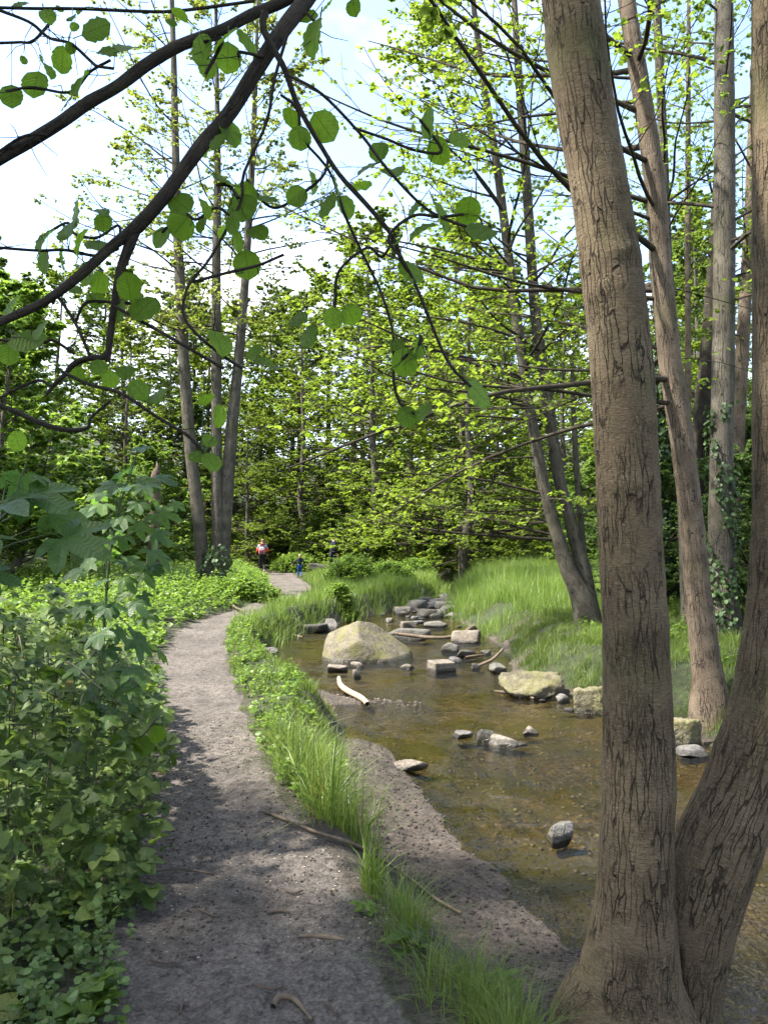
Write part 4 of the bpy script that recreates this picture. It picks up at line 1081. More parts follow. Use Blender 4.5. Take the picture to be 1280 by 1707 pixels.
def stone(px0, px1, pyt, pyb, mat, label, z=WATER, seed=0, hfac=.75, dfac=.8, name='stone', group=None, sink=.38, sub=3, planes=None, rz=None, rough=.05):
    c = G((px0 + px1) / 2, pyb, z)
    w = (px1 - px0) / F * c[1]
    dep = w * dfac
    th = math.atan2(CAMH - z, c[1])
    h = max(((pyb - pyt) / F * c[1] - dep * math.sin(th)) / math.cos(th), .22 * w, .015)
    hh = h / (1 - sink)
    v, f = rock_verts((w * 1.06, dep, hh), seed, sub, planes, rough=rough)
    a = (np.random.default_rng(seed + 99).uniform(-.5, .5) if rz is None else rz)
    v = v @ np.array([[math.cos(a), math.sin(a), 0], [-math.sin(a), math.cos(a), 0], [0, 0, 1]])
    loc = np.array([c[0], c[1] + dep * .45, z - hh * sink + hh * .5])
    o = obj(name, mesh(name, v, f, MAT[mat], True), None, loc)
    return tag(o, label, 'rock', group)

# the great wedge-shaped boulder
bc_ = G(600, 1104, WATER)
bw = 142 / F * bc_[1]
v, f = rock_verts((2, 2, 2), 4, 6, [(.55, -.30, .78, .40), (-.45, -.38, .82, .50), (-.75, -.5, .43, .62), (-1, -.05, .2, .68), (.12, -1, .2, .52), (-.35, -1, .35, .60), (1, -.1, .35, .78), (.1, 1, .25, .55), (0, 0, -1, .3), (.75, -.8, .3, .80), (-.25, .5, .9, .62)], rough=.05, sharp=34)
o = obj('boulder', mesh('boulder', v, f, MAT['boulder_stone'], True), None, (bc_[0] + .03, bc_[1] + .52, WATER))
tag(o, 'great wedge-shaped mossy boulder standing in the stream', 'rock')

stone(840, 938, 1112, 1164, 'bank_stone', 'broad mossy yellowish rock set into the far bank', seed=5, hfac=.8, dfac=.75, sub=5, name='bank_rock', rough=.13, rz=.1)
stone(964, 1025, 1138, 1190, 'bank_stone', 'pale smooth bank rock half hidden by the twin-stemmed alder', seed=16, hfac=.85, dfac=.8, sub=5, name='bank_rock', rough=.13, rz=-.3)
stone(1110, 1168, 1190, 1246, 'bank_stone', 'yellowish bank rock below the leaning alder, seen between the twin stems', seed=23, hfac=.8, dfac=.8, sub=5, name='bank_rock', rough=.13, rz=.4)
stone(1134, 1184, 1244, 1262, 'grey_stone', 'flat grey slab lying at the foot of the bank rock between the twin stems', seed=24, hfac=.6, sub=4, name='flat_stone')
stone(716, 757, 1098, 1119, 'pale_stone', 'brick-shaped pinkish stone standing square in the stream', seed=31, hfac=.75, dfac=.7, sub=5, rz=.5,
      planes=[(1, 0, .05, .8), (-1, 0, .05, .8), (0, 1, .05, .8), (0, -1, .05, .8), (.05, -.1, 1, .7), (0, 0, -1, .8)], rough=.03)
stone(915, 958, 1366, 1404, 'grey_stone', 'rounded grey stone alone in the shallows before the twin-stemmed alder', seed=42, hfac=.85, dfac=.9, sub=5, rz=.2, rough=.04)
stone(752, 786, 1216, 1231, 'grey_stone', 'flat bluish stone of the little row in the shallows', seed=51, hfac=.6, sub=4)
stone(796, 826, 1212, 1236, 'dark_stone', 'peaked dark stone of the little row in the shallows', seed=52, hfac=.85, sub=4)
stone(820, 866, 1224, 1243, 'pale_stone', 'low yellowish stone of the little row in the shallows', seed=53, hfac=.6, sub=4)
stone(871, 896, 1210, 1224, 'pale_stone', 'small pale stone just past the little row in the shallows', seed=54, hfac=.7, sub=4)
stone(860, 880, 1236, 1243, 'dark_stone', 'tiny wet stone at the end of the little row', seed=55, hfac=.7)
stone(659, 712, 1267, 1282, 'pale_stone', 'flat pale slab lying on the gravel bar', z=-.375, seed=61, hfac=.45, dfac=.55, sub=4, name='flat_stone', rz=-.1)
stone(546, 578, 1106, 1119, 'pale_stone', 'whitish flat stone at the foot of the boulder', seed=62, hfac=.7, sub=4)
stone(585, 606, 1102, 1113, 'pale_stone', 'small tilted pale stone touching the foot of the boulder', seed=63, hfac=.9)
stone(587, 601, 1114, 1129, 'pale_stone', 'small white stone above the driftwood', seed=64, hfac=.9)
stone(668, 688, 1105, 1115, 'pale_stone', 'small white stone off the end of the boulder', seed=65, hfac=.8)
stone(434, 462, 1077, 1091, 'grey_stone', 'grey stone under the overhanging grass bank', seed=66, hfac=.8)
stone(503, 545, 1038, 1054, 'dark_stone', 'dark flat rock jutting from the grass bank behind the boulder', seed=67, hfac=.7, sub=4)
stone(541, 566, 1030, 1052, 'grey_stone', 'grey rock leaning on the bank behind the boulder', seed=68, hfac=.8, sub=4)
stone(667, 694, 1034, 1050, 'pale_stone', 'upright pale stone between the boulder and the fallen branch', seed=71, hfac=.85, sub=4)
stone(640, 720, 1052, 1066, 'grey_stone', 'long low rock slab under the end of the fallen branch', seed=72, hfac=.7, dfac=.35, sub=4, name='flat_stone')
stone(757, 800, 1048, 1072, 'pale_stone', 'sloping pale rock under the curved end of the fallen branch', seed=73, hfac=.75, sub=4)
stone(738, 768, 1068, 1086, 'grey_stone', 'grey stone leaning in front of the sloping pale rock', seed=74, hfac=.7, sub=4)
stone(762, 790, 1081, 1095, 'dark_stone', 'dark squared stone beside the brick-shaped one', seed=75, hfac=.8, sub=4)
stone(748, 770, 1093, 1104, 'grey_stone', 'small flat stone behind the brick-shaped one', seed=76, hfac=.7)
stone(815, 842, 1104, 1121, 'grey_stone', 'grey stone under the slanting stick at the far bank', seed=77, hfac=.8, sub=4)
stone(786, 800, 1104, 1115, 'dark_stone', 'small round dark stone beside the slanting stick', seed=78, hfac=.9)
stone(928, 950, 1155, 1170, 'grey_stone', 'bluish stone wedged between the two mossy bank rocks', seed=79, hfac=.8)
# riffle stones, scattered where the stream narrows upstream
rr = random.Random(8)
for k in range(64):
    py = rr.uniform(996, 1046); Yd = 2.0 * F / (py - 900.5)
    xl_, xr_ = np.interp(Yd, LY, LX), np.interp(Yd, RY, RX)
    x = rr.uniform(xl_ - .05, xr_ + .05); px = 640 + x / Yd * F
    if 560 < px < 640 and py > 1028: continue
    w = rr.choice([8, 12, 16, 24, 34]) * rr.uniform(.8, 1.2)
    stone(px - w / 2, px + w / 2, py - w * rr.uniform(.25, .5), py, rr.choice(['pale_stone', 'grey_stone', 'grey_stone', 'dark_stone']), 'wet stone among the scattered rocks of the riffle upstream of the boulder', seed=200 + k, hfac=.75, group='riffle stones')
for k, (px, py) in enumerate([(455, 1092), (480, 1062), (470, 1066), (810, 1090), (830, 1120), (1040, 1205), (1100, 1250), (905, 1170), (950, 1186)]):
    w = rr.uniform(8, 18)
    stone(px - w / 2, px + w / 2, py - w * .5, py, rr.choice(['grey_stone', 'dark_stone']), 'small stone lodged along the water line of the bank', seed=300 + k, group='water line stones')

# ------------------------------------------------------------------ dead wood
def stick(name, lst, z, mat, label, cat='stick', sides=8, n=40, seed=0, lift=.01, rough=.12, group=None, twigs=(), drape=False):
    pts = []
    for it in lst:
        px, py, w = it[:3]; zz = z + (it[3] if len(it) > 3 else 0) + lift
        pts.append(np.append(G(px, py, zz), 0)); pts[-1][3] = w / 2 / F * pts[-1][1]
        if drape:
            for _ in range(4):
                g_ = hgt(pts[-1][0], pts[-1][1]) + lift
                pts[-1][:3] = G(px, py, g_)
    pts = np.array(pts)
    root = thing(name, pts[len(pts) // 2][:3], label, cat, group)
    trunk_mesh('stem', pts[:, :3], pts[:, 3], MAT[mat], root, sides, n, rough, seed, 5, None, 1.5)
    for tw in twigs:
        tp = np.array([np.append(G(t[0], t[1], z + lift + (t[3] if len(t) > 3 else 0)), t[2]) for t in tw]); tp[:, 3] = tp[:, 3] / 2 / F * tp[:, 1]
        trunk_mesh('side_twig', tp[:, :3], tp[:, 3], MAT[mat], root, 5, 14, .1, seed + 1, 2)
    return root
stick('driftwood', [(565, 1130, 7), (568, 1142, 9), (580, 1152, 10), (596, 1160, 10), (608, 1168, 9), (612, 1174, 8)], -.39, 'drift_wood', 'bent pale barkless driftwood lying on the gravel below the boulder', 'driftwood', seed=3, lift=.03)
stick('fallen_branch', [(655, 1056, 5, .12), (690, 1060, 6, .08), (720, 1063, 6, .06), (750, 1062, 6, .06), (775, 1054, 7, .10), (783, 1048, 8, .16), (790, 1046, 7, .16), (800, 1055, 6, .05)], WATER, 'old_wood', 'fallen branch lying across the riffle stones, hooked at one end', 'branch', seed=4, lift=.03)
stick('long_stick', [(440, 1352, 4), (480, 1368, 5), (530, 1388, 6), (580, 1404, 7), (630, 1428, 7), (680, 1462, 6), (725, 1497, 6), (768, 1522, 5)], 0, 'old_wood', 'long thin stick reaching from the path down over the muddy bank', 'stick', n=60, seed=5, lift=.022, drape=True)
stick('slanting_stick', [(790, 1112, 5, .0), (806, 1106, 5, .06), (822, 1098, 5, .16), (838, 1082, 4, .30)], WATER, 'old_wood', 'grey stick slanting from the water up the far bank', 'stick', seed=6)
stick('floating_stick', [(824, 1152, 4), (850, 1155, 5), (875, 1160, 5), (890, 1164, 3)], WATER, 'old_wood', 'stick floating at the foot of the broad mossy bank rock', 'stick', seed=7)
stick('wet_stick', [(775, 1096, 4), (790, 1094, 5), (806, 1092, 4)], WATER, 'old_wood', 'short wet stick caught by the stones at the far bank', 'stick', seed=17, lift=.03)
stick('bank_root', [(430, 1072, 4), (455, 1060, 5), (480, 1058, 5), (505, 1062, 3)], WATER, 'old_wood', 'bare root trailing in the water under the grass bank', 'root', seed=8, lift=.03)
stick('path_twig', [(222, 1452, 3), (260, 1452, 3), (300, 1449, 3), (330, 1452, 3), (356, 1457, 2)], .005, 'dark_stick', 'thin arched twig lying across the edge of the path', 'twig', seed=9)
for k, tw in enumerate([[(330, 1515, 3), (345, 1522, 3), (358, 1528, 2)], [(445, 1522, 4), (465, 1518, 5), (484, 1520, 3)], [(248, 1290, 2), (268, 1289, 3), (284, 1290, 2)], [(540, 1672, 4), (555, 1680, 3), (562, 1690, 2)], [(470, 1480, 2), (490, 1488, 2), (505, 1484, 2)], [(250, 1600, 2), (275, 1606, 3), (290, 1604, 2)], [(420, 1640, 3), (450, 1648, 3), (470, 1645, 2)], [(300, 1690, 2), (305, 1668, 2)]]):
    stick('path_twig', tw, hgt(*G(tw[1][0], tw[1][1], 0)[:2]) + .002, 'dark_stick', 'short broken twig trodden into the path', 'twig', seed=20 + k, group='short twigs on the path', n=14)
for k, tw in enumerate([[(455, 1678, 9), (466, 1662, 10), (490, 1665, 8), (520, 1700, 4)], [(500, 1560, 5), (545, 1562, 8), (580, 1570, 6), (610, 1590, 4)]]):
    stick('tree_root', tw, hgt(*G(tw[1][0], tw[1][1], 0)[:2]) - .004, 'old_wood', 'worn root end surfacing in the trodden mud', 'root', seed=40 + k, group='surface roots', n=20)
stick('tree_root', [(372, 985, 6, .05), (382, 1000, 5, .03), (392, 1012, 4, .0), (410, 1020, 3)], .03, 'old_wood', 'root of the three-trunk tree crossing the path edge', 'root', seed=44)

# stone slab bridging the dark hollow by the child
sb = P(540, 958, 36)
o = stone(515, 552, 938, 950, 'dark_stone', 'dark mossy slab over the hollow behind the child', z=hgt(sb[0], 36) + .25, seed=91, hfac=.8, dfac=.8, sub=4, name='flat_stone')

# ------------------------------------------------------------------ litter, gravel
def bits(name, N, region, size, mat, kind_T, label, seed, flat=.5, zoff=0.0):
    rs = np.random.default_rng(seed)
    xy = region(rs, N); N = len(xy)
    z = height(xy[:, 0], xy[:, 1])
    s = size[0] * (size[1] / size[0]) ** rs.random(N) 
    pos = np.column_stack([xy, z + s * zoff])
    Rm = rot_from(np.column_stack([rs.normal(0, flat, (N, 2)), np.ones(N)]), np.column_stack([rs.normal(0, 1, (N, 2)), rs.normal(0, flat * .3, N)]))
    v, f, rd, uv = scatter(kind_T, pos, Rm, s)
    o = Bag().add(v, f, {'rnd': rd}, uv).build(name, [MAT[mat]], None, kind='stuff')
    return tag(o, label, name.replace('_', ' '))
def pebble_T():
    d, f = ico(1)
    v = d * np.array([.5, .4, .28]) * (1 + .18 * fbm(d * 1.7, 2, 3)[:, None])
    return v, [f], np.zeros((len(v), 2))
PEB = pebble_T()
def reg_path(rs, N):
    y = rs.uniform(2.0, 3.4, N) ** 1.6; x = np.interp(y, PY, PC) + np.interp(y, PY, PW) * rs.uniform(-1.1, 1.25, N)
    return np.column_stack([x, y])
def reg_stream(rs, N):
    y = rs.uniform(1.5, 4.0, N) ** 1.75; f = rs.random(N)
    x = np.interp(y, LY, LX) * (1 - f) + np.interp(y, RY, RX) * f
    return np.column_stack([x, y])
def reg_bed(rs, N):
    xy = reg_stream(rs, N); return xy[seg_dist(xy[:, 0], xy[:, 1], bar_pts) > .66]
def reg_bar(rs, N):
    xy = reg_stream(rs, N * 3); k = seg_dist(xy[:, 0], xy[:, 1], bar_pts) < .75
    return xy[k][:N]
simple('clod', (0.035, 0.028, 0.022), 0.8, 0.4, 40, 0.3, 0.002)
simple('bar_pebble', (0.06, 0.047, 0.037), 0.45, 0.6, 9, 0.2, 0.002)
simple('chip_green', (0.20, 0.22, 0.07), 0.6, 0.3, 30, 0.1, 0.001)
bits('leaf_litter', 420, reg_path, (.006, .016), 'chip_pale', L2, 'tiny pale petals and leaf scraps strewn over the footpath', 1, .15, .2)
bits('gravel', 3000, reg_path, (.003, .012), 'pebble', PEB, 'fine grit and crumbs of earth on the footpath', 2, .3, .1)
bits('clods', 2600, reg_path, (.005, .022), 'clod', PEB, 'dark crumbs of mud trodden into the footpath', 7, .4, .05)
bits('bar_clods', 3200, reg_bar, (.010, .034), 'clod', PEB, 'dark lumps of wet mud on the bar beside the stream', 9, .4, .12)
bits('stream_gravel', 4200, reg_bed, (.012, .055), 'pebble', PEB, 'pebbles covering the bed of the stream', 3, .3, .1)
bits('bar_gravel', 7000, reg_bar, (.005, .015), 'bar_pebble', PEB, 'small gravel and mud crumbs on the bar beside the stream', 4, .3, .3)

# ------------------------------------------------------------------ grass and herbs
def blades(N, xy, h, w, lean, rs, seg=2, out=None):
    N = len(xy)
    z = height(xy[:, 0], xy[:, 1]) - .01
    base = np.column_stack([xy, z])
    a = rs.uniform(0, 2 * PI, N) if out is None else out; ln = lean * np.abs(rs.normal(.6, .45, N))
    dirn = np.column_stack([np.cos(a), np.sin(a), np.zeros(N)])
    b = a + rs.uniform(-1.2, 1.2, N) + PI / 2
    wd = np.column_stack([np.cos(b), np.sin(b), np.zeros(N)]) * (w / 2)[:, None]
    ts = [0, .5, 1] if seg == 2 else [0, .3, .65, 1]
    vs = []
    for t in ts:
        c = base + dirn * (h * ln * t ** 2)[:, None] + np.array([0, 0, 1]) * (h * (t - .38 * np.minimum(ln, 1.5) * t ** 2.4))[:, None]
        k = [1, .85, .55, 0][ts.index(t)] if seg == 3 else [1, .75, 0][ts.index(t)]
        if t < 1: vs += [c - wd * k, c + wd * k]
        else: vs.append(c)
    n = len(vs); V = np.stack(vs, 1).reshape(-1, 3)
    o = (np.arange(N) * n)[:, None]
    q = np.vstack([o + np.array([[2 * i, 2 * i + 1, 2 * i + 3, 2 * i + 2]]) for i in range(len(ts) - 2)])
    t_ = o + np.array([[n - 3, n - 2, n - 1]])
    return V, [t_, q], np.repeat(rs.random(N), n)

def field_pts(rs, N, x0, x1, y0, y1, cond, clump=None, thr=-.2):
    x = rs.uniform(x0, x1, N); y = y0 + (y1 - y0) * rs.random(N)
    pd, sd, left = fields(x, y)
    k = cond(x, y, pd, sd, left)
    if clump: k &= fbm2(x, y, clump, 3, int(N) % 97) > thr
    return np.column_stack([x, y])[k]

def grass(name, label, N, box, cond, hr, wr, lean, mat, seed, clump=None, thr=-.2, seg=2, hmul=None, tuft=None):
    rs = np.random.default_rng(seed)
    out = None
    if tuft:
        per, spread = tuft
        c = field_pts(rs, N // per, *box, cond, clump, thr)
        hf = rs.uniform(.45, 1.2, len(c)); k = np.repeat(np.arange(len(c)), rs.integers(per // 2, per * 3 // 2, len(c)))
        off = rs.normal(0, spread, (len(k), 2)) * (.5 + hf[k])[:, None]
        xy = c[k] + off; out = np.arctan2(off[:, 1], off[:, 0]) + rs.normal(0, .7, len(k))
        keep = (fields(xy[:, 0], xy[:, 1])[0] > -.05)
        xy, k, out = xy[keep], k[keep], out[keep]
    else:
        xy = field_pts(rs, N, *box, cond, clump, thr)
    h = rs.uniform(*hr, len(xy)) * (hf[k] if tuft else 1) * (0.75 + .5 * (fbm2(xy[:, 0], xy[:, 1], .9, 2, seed) + .5))
    if hmul is not None: h = h * hmul(xy[:, 0], xy[:, 1])
    w = np.maximum(wr, .00055 * xy[:, 1]) * rs.uniform(.7, 1.3, len(xy))
    v, f, rd = blades(N, xy, h, w, lean, rs, seg, out)
    o = Bag().add(v, f, {'rnd': rd}).build(name, [MAT[mat]], None, kind='stuff')
    return tag(o, label, 'grass')

vline = lambda x, y, pts: seg_dist(x, y, pts)
TUFT = [np.array([-.27, 4.55, 0]), np.array([-.42, 5.0, 0]), np.array([-.62, 5.9, 0])]
grass('tall_grass', 'tall seeding grass tuft on the verge between the path and the gravel bar', 15000, (-1.3, 0.1, 4.3, 7.4), lambda x, y, pd, sd, l: (vline(x, y, TUFT) < .17) & (pd > .02) & (sd < -.04), (.26, .60), .0068, .95, 'grass_blade', 1, None, 0, 3, tuft=(34, .04))
grass('verge_grass', 'short bright grass on the strip between footpath and stream', 60000, (-3.2, -.2, 6.2, 15), lambda x, y, pd, sd, l: l & (pd > .03) & (sd < -.02) & (pd < 1.3) & (x > np.interp(y, PY, PC)), (.06, .19), .0055, .6, 'grass_blade', 2, 2.6, -.05, tuft=(24, .03))
FT = [np.array([.02, 3.55, 0]), np.array([.12, 3.25, 0]), np.array([.30, 2.85, 0]), np.array([.50, 2.45, 0])]
grass('fine_grass', 'fine soft grass tuft on the muddy edge of the path below the long stick', 15000, (-.4, .9, 2.2, 4.1), lambda x, y, pd, sd, l: (vline(x, y, FT) < .02 + .13 * (3.9 - y)) & (pd > .06), (.12, .30), .0034, 1.2, 'grass_blade', 3, 3.0, -.3, 3, tuft=(70, .03))
grass('bank_grass', 'lush grass mounds on the near bank around the bend of the path', 60000, (-3, 3.2, 14.3, 33), lambda x, y, pd, sd, l: l & (pd > .08) & (sd < .04) & (x > np.interp(y, PY, PC)), (.22, .52), .006, .6, 'grass_lush', 4, 1.2, -.5, tuft=(40, .09))
grass('meadow_grass', 'tall lush grass meadow on the far bank', 68000, (1.5, 9.5, 13.2, 36), lambda x, y, pd, sd, l: (~l) & (sd < .0) & ~((np.hypot((x - 3.0) / .8, (y - 13.6) / 1.5) < 1)), (.28, .60), .006, .55, 'grass_lush', 5, .8, -.7, tuft=(40, .10), hmul=lambda x, y: .6 + .8 * smooth(14, 19, y))
grass('far_bank_grass', 'patchy grass tufts growing between the trees on the bare far bank', 70000, (1.6, 6.5, 6.2, 15), lambda x, y, pd, sd, l: (~l) & (sd < -.16), (.07, .25), .005, .7, 'grass_blade', 6, 1.5, -.45, tuft=(40, .05))
grass('path_side_grass', 'low grass fringing the far stretch of the footpath', 50000, (-16, 2, 16, 50), lambda x, y, pd, sd, l: l & (pd > .06) & (sd < 0) & (pd < 4.5), (.08, .24), .007, .6, 'grass_blade', 7, .7, -.45, hmul=lambda x, y: 1 - .55 * smooth(24, 30, y))
grass('thicket_grass', 'trailing grass blades under the bramble thicket at the path edge', 9000, (-3.0, -.8, 2.1, 10), lambda x, y, pd, sd, l: (x < np.interp(y, PY, PC)) & (pd > -.02) & (pd < .55), (.10, .30), .0038, 1.1, 'grass_blade', 8, 1.8, -.05, 3)

def herb(name, label, cat, N, box, cond, hr, lsz, T, mat, seed, clump=None, thr=-.3, per=9, hmul=None, tilt=.45, kind='stuff', pts=None, stalk=True, parent=None):
    rs = np.random.default_rng(seed)
    xy = field_pts(rs, N, *box, cond, clump, thr) if pts is None else pts
    n = len(xy)
    h = rs.uniform(*hr, n)
    if hmul is not None: h = h * hmul(xy[:, 0], xy[:, 1])
    z = height(xy[:, 0], xy[:, 1])
    bend = rs.normal(0, .16, (n, 2)) * h[:, None]
    u = (1 - (rs.random((n, per)) ** 1.5) * .8)
    a = rs.uniform(0, 2 * PI, (n, per))
    pos = np.stack([xy[:, None, 0] + bend[:, None, 0] * u ** 2, xy[:, None, 1] + bend[:, None, 1] * u ** 2, z[:, None] + h[:, None] * u], -1).reshape(-1, 3)
    M = n * per
    ax = np.column_stack([np.cos(a.ravel()), np.sin(a.ravel()), rs.normal(-.05, .3, M)])
    nr = np.column_stack([rs.normal(0, tilt, (M, 2)), np.ones(M)])
    sz = lsz * rs.uniform(.55, 1.2, M) * (1.25 - .55 * u.ravel())
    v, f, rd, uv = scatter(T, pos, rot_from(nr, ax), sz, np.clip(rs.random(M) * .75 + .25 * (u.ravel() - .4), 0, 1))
    b = Bag().add(v, f, {'rnd': rd}, uv, 0)
    if stalk:
        base = np.column_stack([xy, z]); top = base + np.column_stack([bend, h])
        mid = (base + top) / 2 - np.column_stack([bend * .25, np.zeros(n)])
        sv, sq, sbc = tubes(np.stack([base, mid, top], 1), np.repeat((.0012 + .003 * h)[:, None], 3, 1) * np.array([[1, .8, .3]]), 3)
        b.add(sv, sq, {'bc': sbc}, None, 1)
    o = b.build(name, [MAT[mat], MAT['stem_green']], parent, kind=kind)
    return tag(o, label, cat) if label else o

leftside = lambda x, y: x < np.interp(y, PY, PC)
herb('nettle_undergrowth', 'sunlit field of nettles and ground elder along the path before the three-trunk tree', 'nettles', 9500, (-13, -2.5, 8.5, 33), lambda x, y, pd, sd, l: leftside(x, y) & (pd > .12), (.35, .75), .10, L2W, 'herb_leaf', 11, .5, -.75, 9, lambda x, y: np.clip(.35 + .5 * (np.abs(x - np.interp(y, PY, PC)) - .4), .3, 1.0), stalk=False)
herb('verge_undergrowth', 'low leafy herbs on the strip between footpath and stream', 'herbs', 2600, (-3.2, -.3, 4.8, 15), lambda x, y, pd, sd, l: l & (pd > .02) & (sd < -.05) & (x > np.interp(y, PY, PC)) & (pd < .7), (.06, .20), .05, L6, 'herb_leaf', 12, 1.4, -.2, 8)
herb('ground_undergrowth', 'small leaved creeping herbs under the bramble thicket', 'herbs', 5200, (-3.4, -.6, 1.9, 9.5), lambda x, y, pd, sd, l: leftside(x, y) & (pd > -.04) & (pd < 1.6), (.05, .22), .042, L6, 'ground_leaf', 13, 1.6, -.35, 7)
herb('edge_undergrowth', 'low seedlings and clover-like leaves creeping onto the edge of the path', 'herbs', 2300, (-3.4, -.6, 1.9, 9.5), lambda x, y, pd, sd, l: leftside(x, y) & (pd > -.10) & (pd < .32), (.03, .12), .038, L6, 'ground_leaf', 16, 1.8, -.3, 7)
herb('far_undergrowth', 'leafy undergrowth at the foot of the wood beyond the walkers', 'undergrowth', 9000, (-42, 40, 34, 75), lambda x, y, pd, sd, l: (pd > .4) & (sd < -.3), (.4, 1.2), .26, L2, 'canopy_mid', 14, .35, -.55, 8, stalk=False)
herb('far_bank_undergrowth', 'green herbs in the shade below the far-bank shrubs', 'undergrowth', 1900, (3.0, 12, 6.5, 20), lambda x, y, pd, sd, l: (~l) & (sd < -.9) & (np.hypot(x - 3.36, y - 8) > .35), (.2, .6), .075, L6, 'herb_leaf', 15, .8, -.25, 9, hmul=lambda x, y: .35 + .65 * smooth(4.2, 6, x))
# rounded nettle and bramble mounds beside the path bend: each a plant of its own
for k, (px, py, Yd, rx, ry, hh, lab) in enumerate([(585, 985, 24.5, .95, .8, 1.0, 'rounded bright green nettle mound at the bend where the child walks'), (650, 975, 26.5, .9, .8, .75, 'lower nettle mound leaning on the rounded one'), (415, 1000, 20.5, 1.0, .9, .55, 'spreading nettle clump at the foot of the three-trunk tree'), (570, 1015, 19.4, .45, .4, .42, 'small dark leafy clump on the bank above the boulder'), (495, 950, 38.5, 1.4, .9, .95, 'bush behind the child'), (690, 960, 31, .9, .9, .8, 'grassy bush where the stream bends out of sight')]):
    c = P(px, py, Yd); rs = np.random.default_rng(70 + k)
    n = int(330 * rx * ry) + 120
    q = rs.normal(0, .45, (n, 2)); q = q[np.hypot(*q.T) < 1]
    xy = np.column_stack([c[0] + q[:, 0] * rx, c[1] + q[:, 1] * ry])
    root = thing('nettle_plant', (c[0], c[1], hgt(c[0], c[1])), lab, 'plant')
    herb('foliage', None, None, 0, None, None, (.75 * hh, 1.05 * hh), .11, L6, 'herb_leaf', 80 + k, None, 0, 12, lambda x, y: np.sqrt(np.clip(1.02 - ((x - c[0]) / rx) ** 2 - ((y - c[1]) / ry) ** 2, .08, 1)), pts=xy, parent=root)

# broad-leaved dock and seedlings on the muddy edge
def rosette(px, py, z, n, size, T, mat, label, seed, name='dock_plant', h=.08, upr=.6):
    c = G(px, py, z); c[2] = hgt(c[0], c[1]); rs = np.random.default_rng(seed)
    root = thing(name, c, label, 'plant')
    me = mesh('leaf', T[0], T[1], MAT[mat], True, {'rnd': np.full(len(T[0]), .3)}, T[2])
    for i in range(n):
        a = i * 2.4 + rs.normal(0, .2); 
        ax = np.array([math.cos(a), math.sin(a), upr * rs.uniform(.3, 1.4)]); nr = np.array([-math.cos(a) * .6, -math.sin(a) * .6, 1.0]) + rs.normal(0, .2, 3)
        Rm = rot_from(nr[None], ax[None])[0]; s = size * rs.uniform(.6, 1.15)
        o = bpy.data.objects.new('leaf', me); link(o, root)
        M4 = Matrix(Rm.tolist()).to_4x4(); M4.translation = Vector((rs.normal(0, .01), rs.normal(0, .01), h * rs.random()))
        o.matrix_local = M4 @ Matrix.Diagonal((s, s, s, 1))
DOCK = leaf_grid(([0, .1, .4, .7, .9, 1], [.03, .18, .24, .19, .09, .01]), 7, 5, .18, .45, .05, .05)
rosette(678, 1625, -.06, 11, .12, DOCK, 'bramble_leaf', 'small broad-leaved dock rosette beside the fine grass tuft', 1)
rosette(845, 1690, -.22, 9, .07, TRI, 'herb_leaf', 'fresh green herb seedling at the end of the fine grass tuft', 2, 'herb_plant', .10, .8)
rosette(512, 1335, -.02, 12, .13, DOCK, 'herb_leaf', 'broad-leaved dock at the foot of the tall seeding grass', 3, h=.06)
rosette(560, 1372, -.12, 9, .11, DOCK, 'herb_leaf', 'dock leaves hanging over the bank below the tall seeding grass', 4, h=.05)
rosette(615, 1545, -.05, 7, .06, TRI, 'herb_leaf', 'tiny three-leaved seedling on the mud at the path edge', 5, 'herb_plant', .04, .5)
rosette(140, 1690, .0, 10, .13, TRI, 'herb_leaf', 'light green strawberry-like leaves at the path edge', 6, 'herb_plant', .10, .5)
# coarse blades standing at the bank by the long stick
root_c = G(600, 1530, -.05)
rs = np.random.default_rng(33)
xy = np.column_stack([rs.normal(-.06, .03, 60), rs.normal(3.62, .06, 60)])
v, f, rd = blades(60, xy, rs.uniform(.16, .36, 60), np.full(60, .009), .7, rs, 3)
o = Bag().add(v, f, {'rnd': rd}).build('coarse_grass', [MAT['grass_blade']], None, kind='stuff')
tag(o, 'coarse broad grass blades on the mud below the long stick', 'grass')

# ------------------------------------------------------------------ bramble thicket and sycamore saplings
def bush_h(x, y):
    dl = (np.interp(y, PY, PC) - np.interp(y, PY, PW)) - x
    return np.interp(y, [1.9, 2.6, 3.0, 3.6, 4.6, 5.6, 7.5, 8.5], [.10, .24, .50, 1.0, 1.26, 1.05, .7, .3]) * smooth(-.14, 1.0, dl + .45 * smooth(3.0, 4.0, y)) * (1 + .22 * fbm2(x, y, 1.7, 2, 44)), dl
rs = np.random.default_rng(17)
N = 3700
y = rs.uniform(2.0, 7.6, N); x = np.interp(y, PY, PC) - np.interp(y, PY, PW) - rs.uniform(-.16, 2.0, N)
H, dl = bush_h(x, y)
k = (H > .08) & (np.abs(x) < y * .56 + .4)
x, y, H, dl = x[k], y[k], H[k], dl[k]; N = len(x)
u = 1 - rs.random(N) ** 1.7 * .85
pos = np.column_stack([x, y, height(x, y) + H * u])
pos += rs.normal(0, .02, pos.shape)
a = rs.uniform(0, 2 * PI, N)
ax = np.column_stack([np.cos(a) + .45, np.sin(a) - .35, rs.normal(-.1, .3, N)])
nr = np.column_stack([rs.normal(.22, .38, N), rs.normal(-.22, .38, N), np.ones(N)])
Rm = rot_from(nr, ax); sz = rs.uniform(.05, .13, N)
thicket = thing('bramble_thicket', (-2.1, 4.0, 0), 'dense dark green bramble thicket crowding the edge of the path', 'bramble')
vis = (u > .75) * 1.0 + (dl < .25) * .6 + rs.random(N) * .5 - y * .12
pick = np.zeros(N, bool); pick[np.argsort(-vis)[:290]] = True
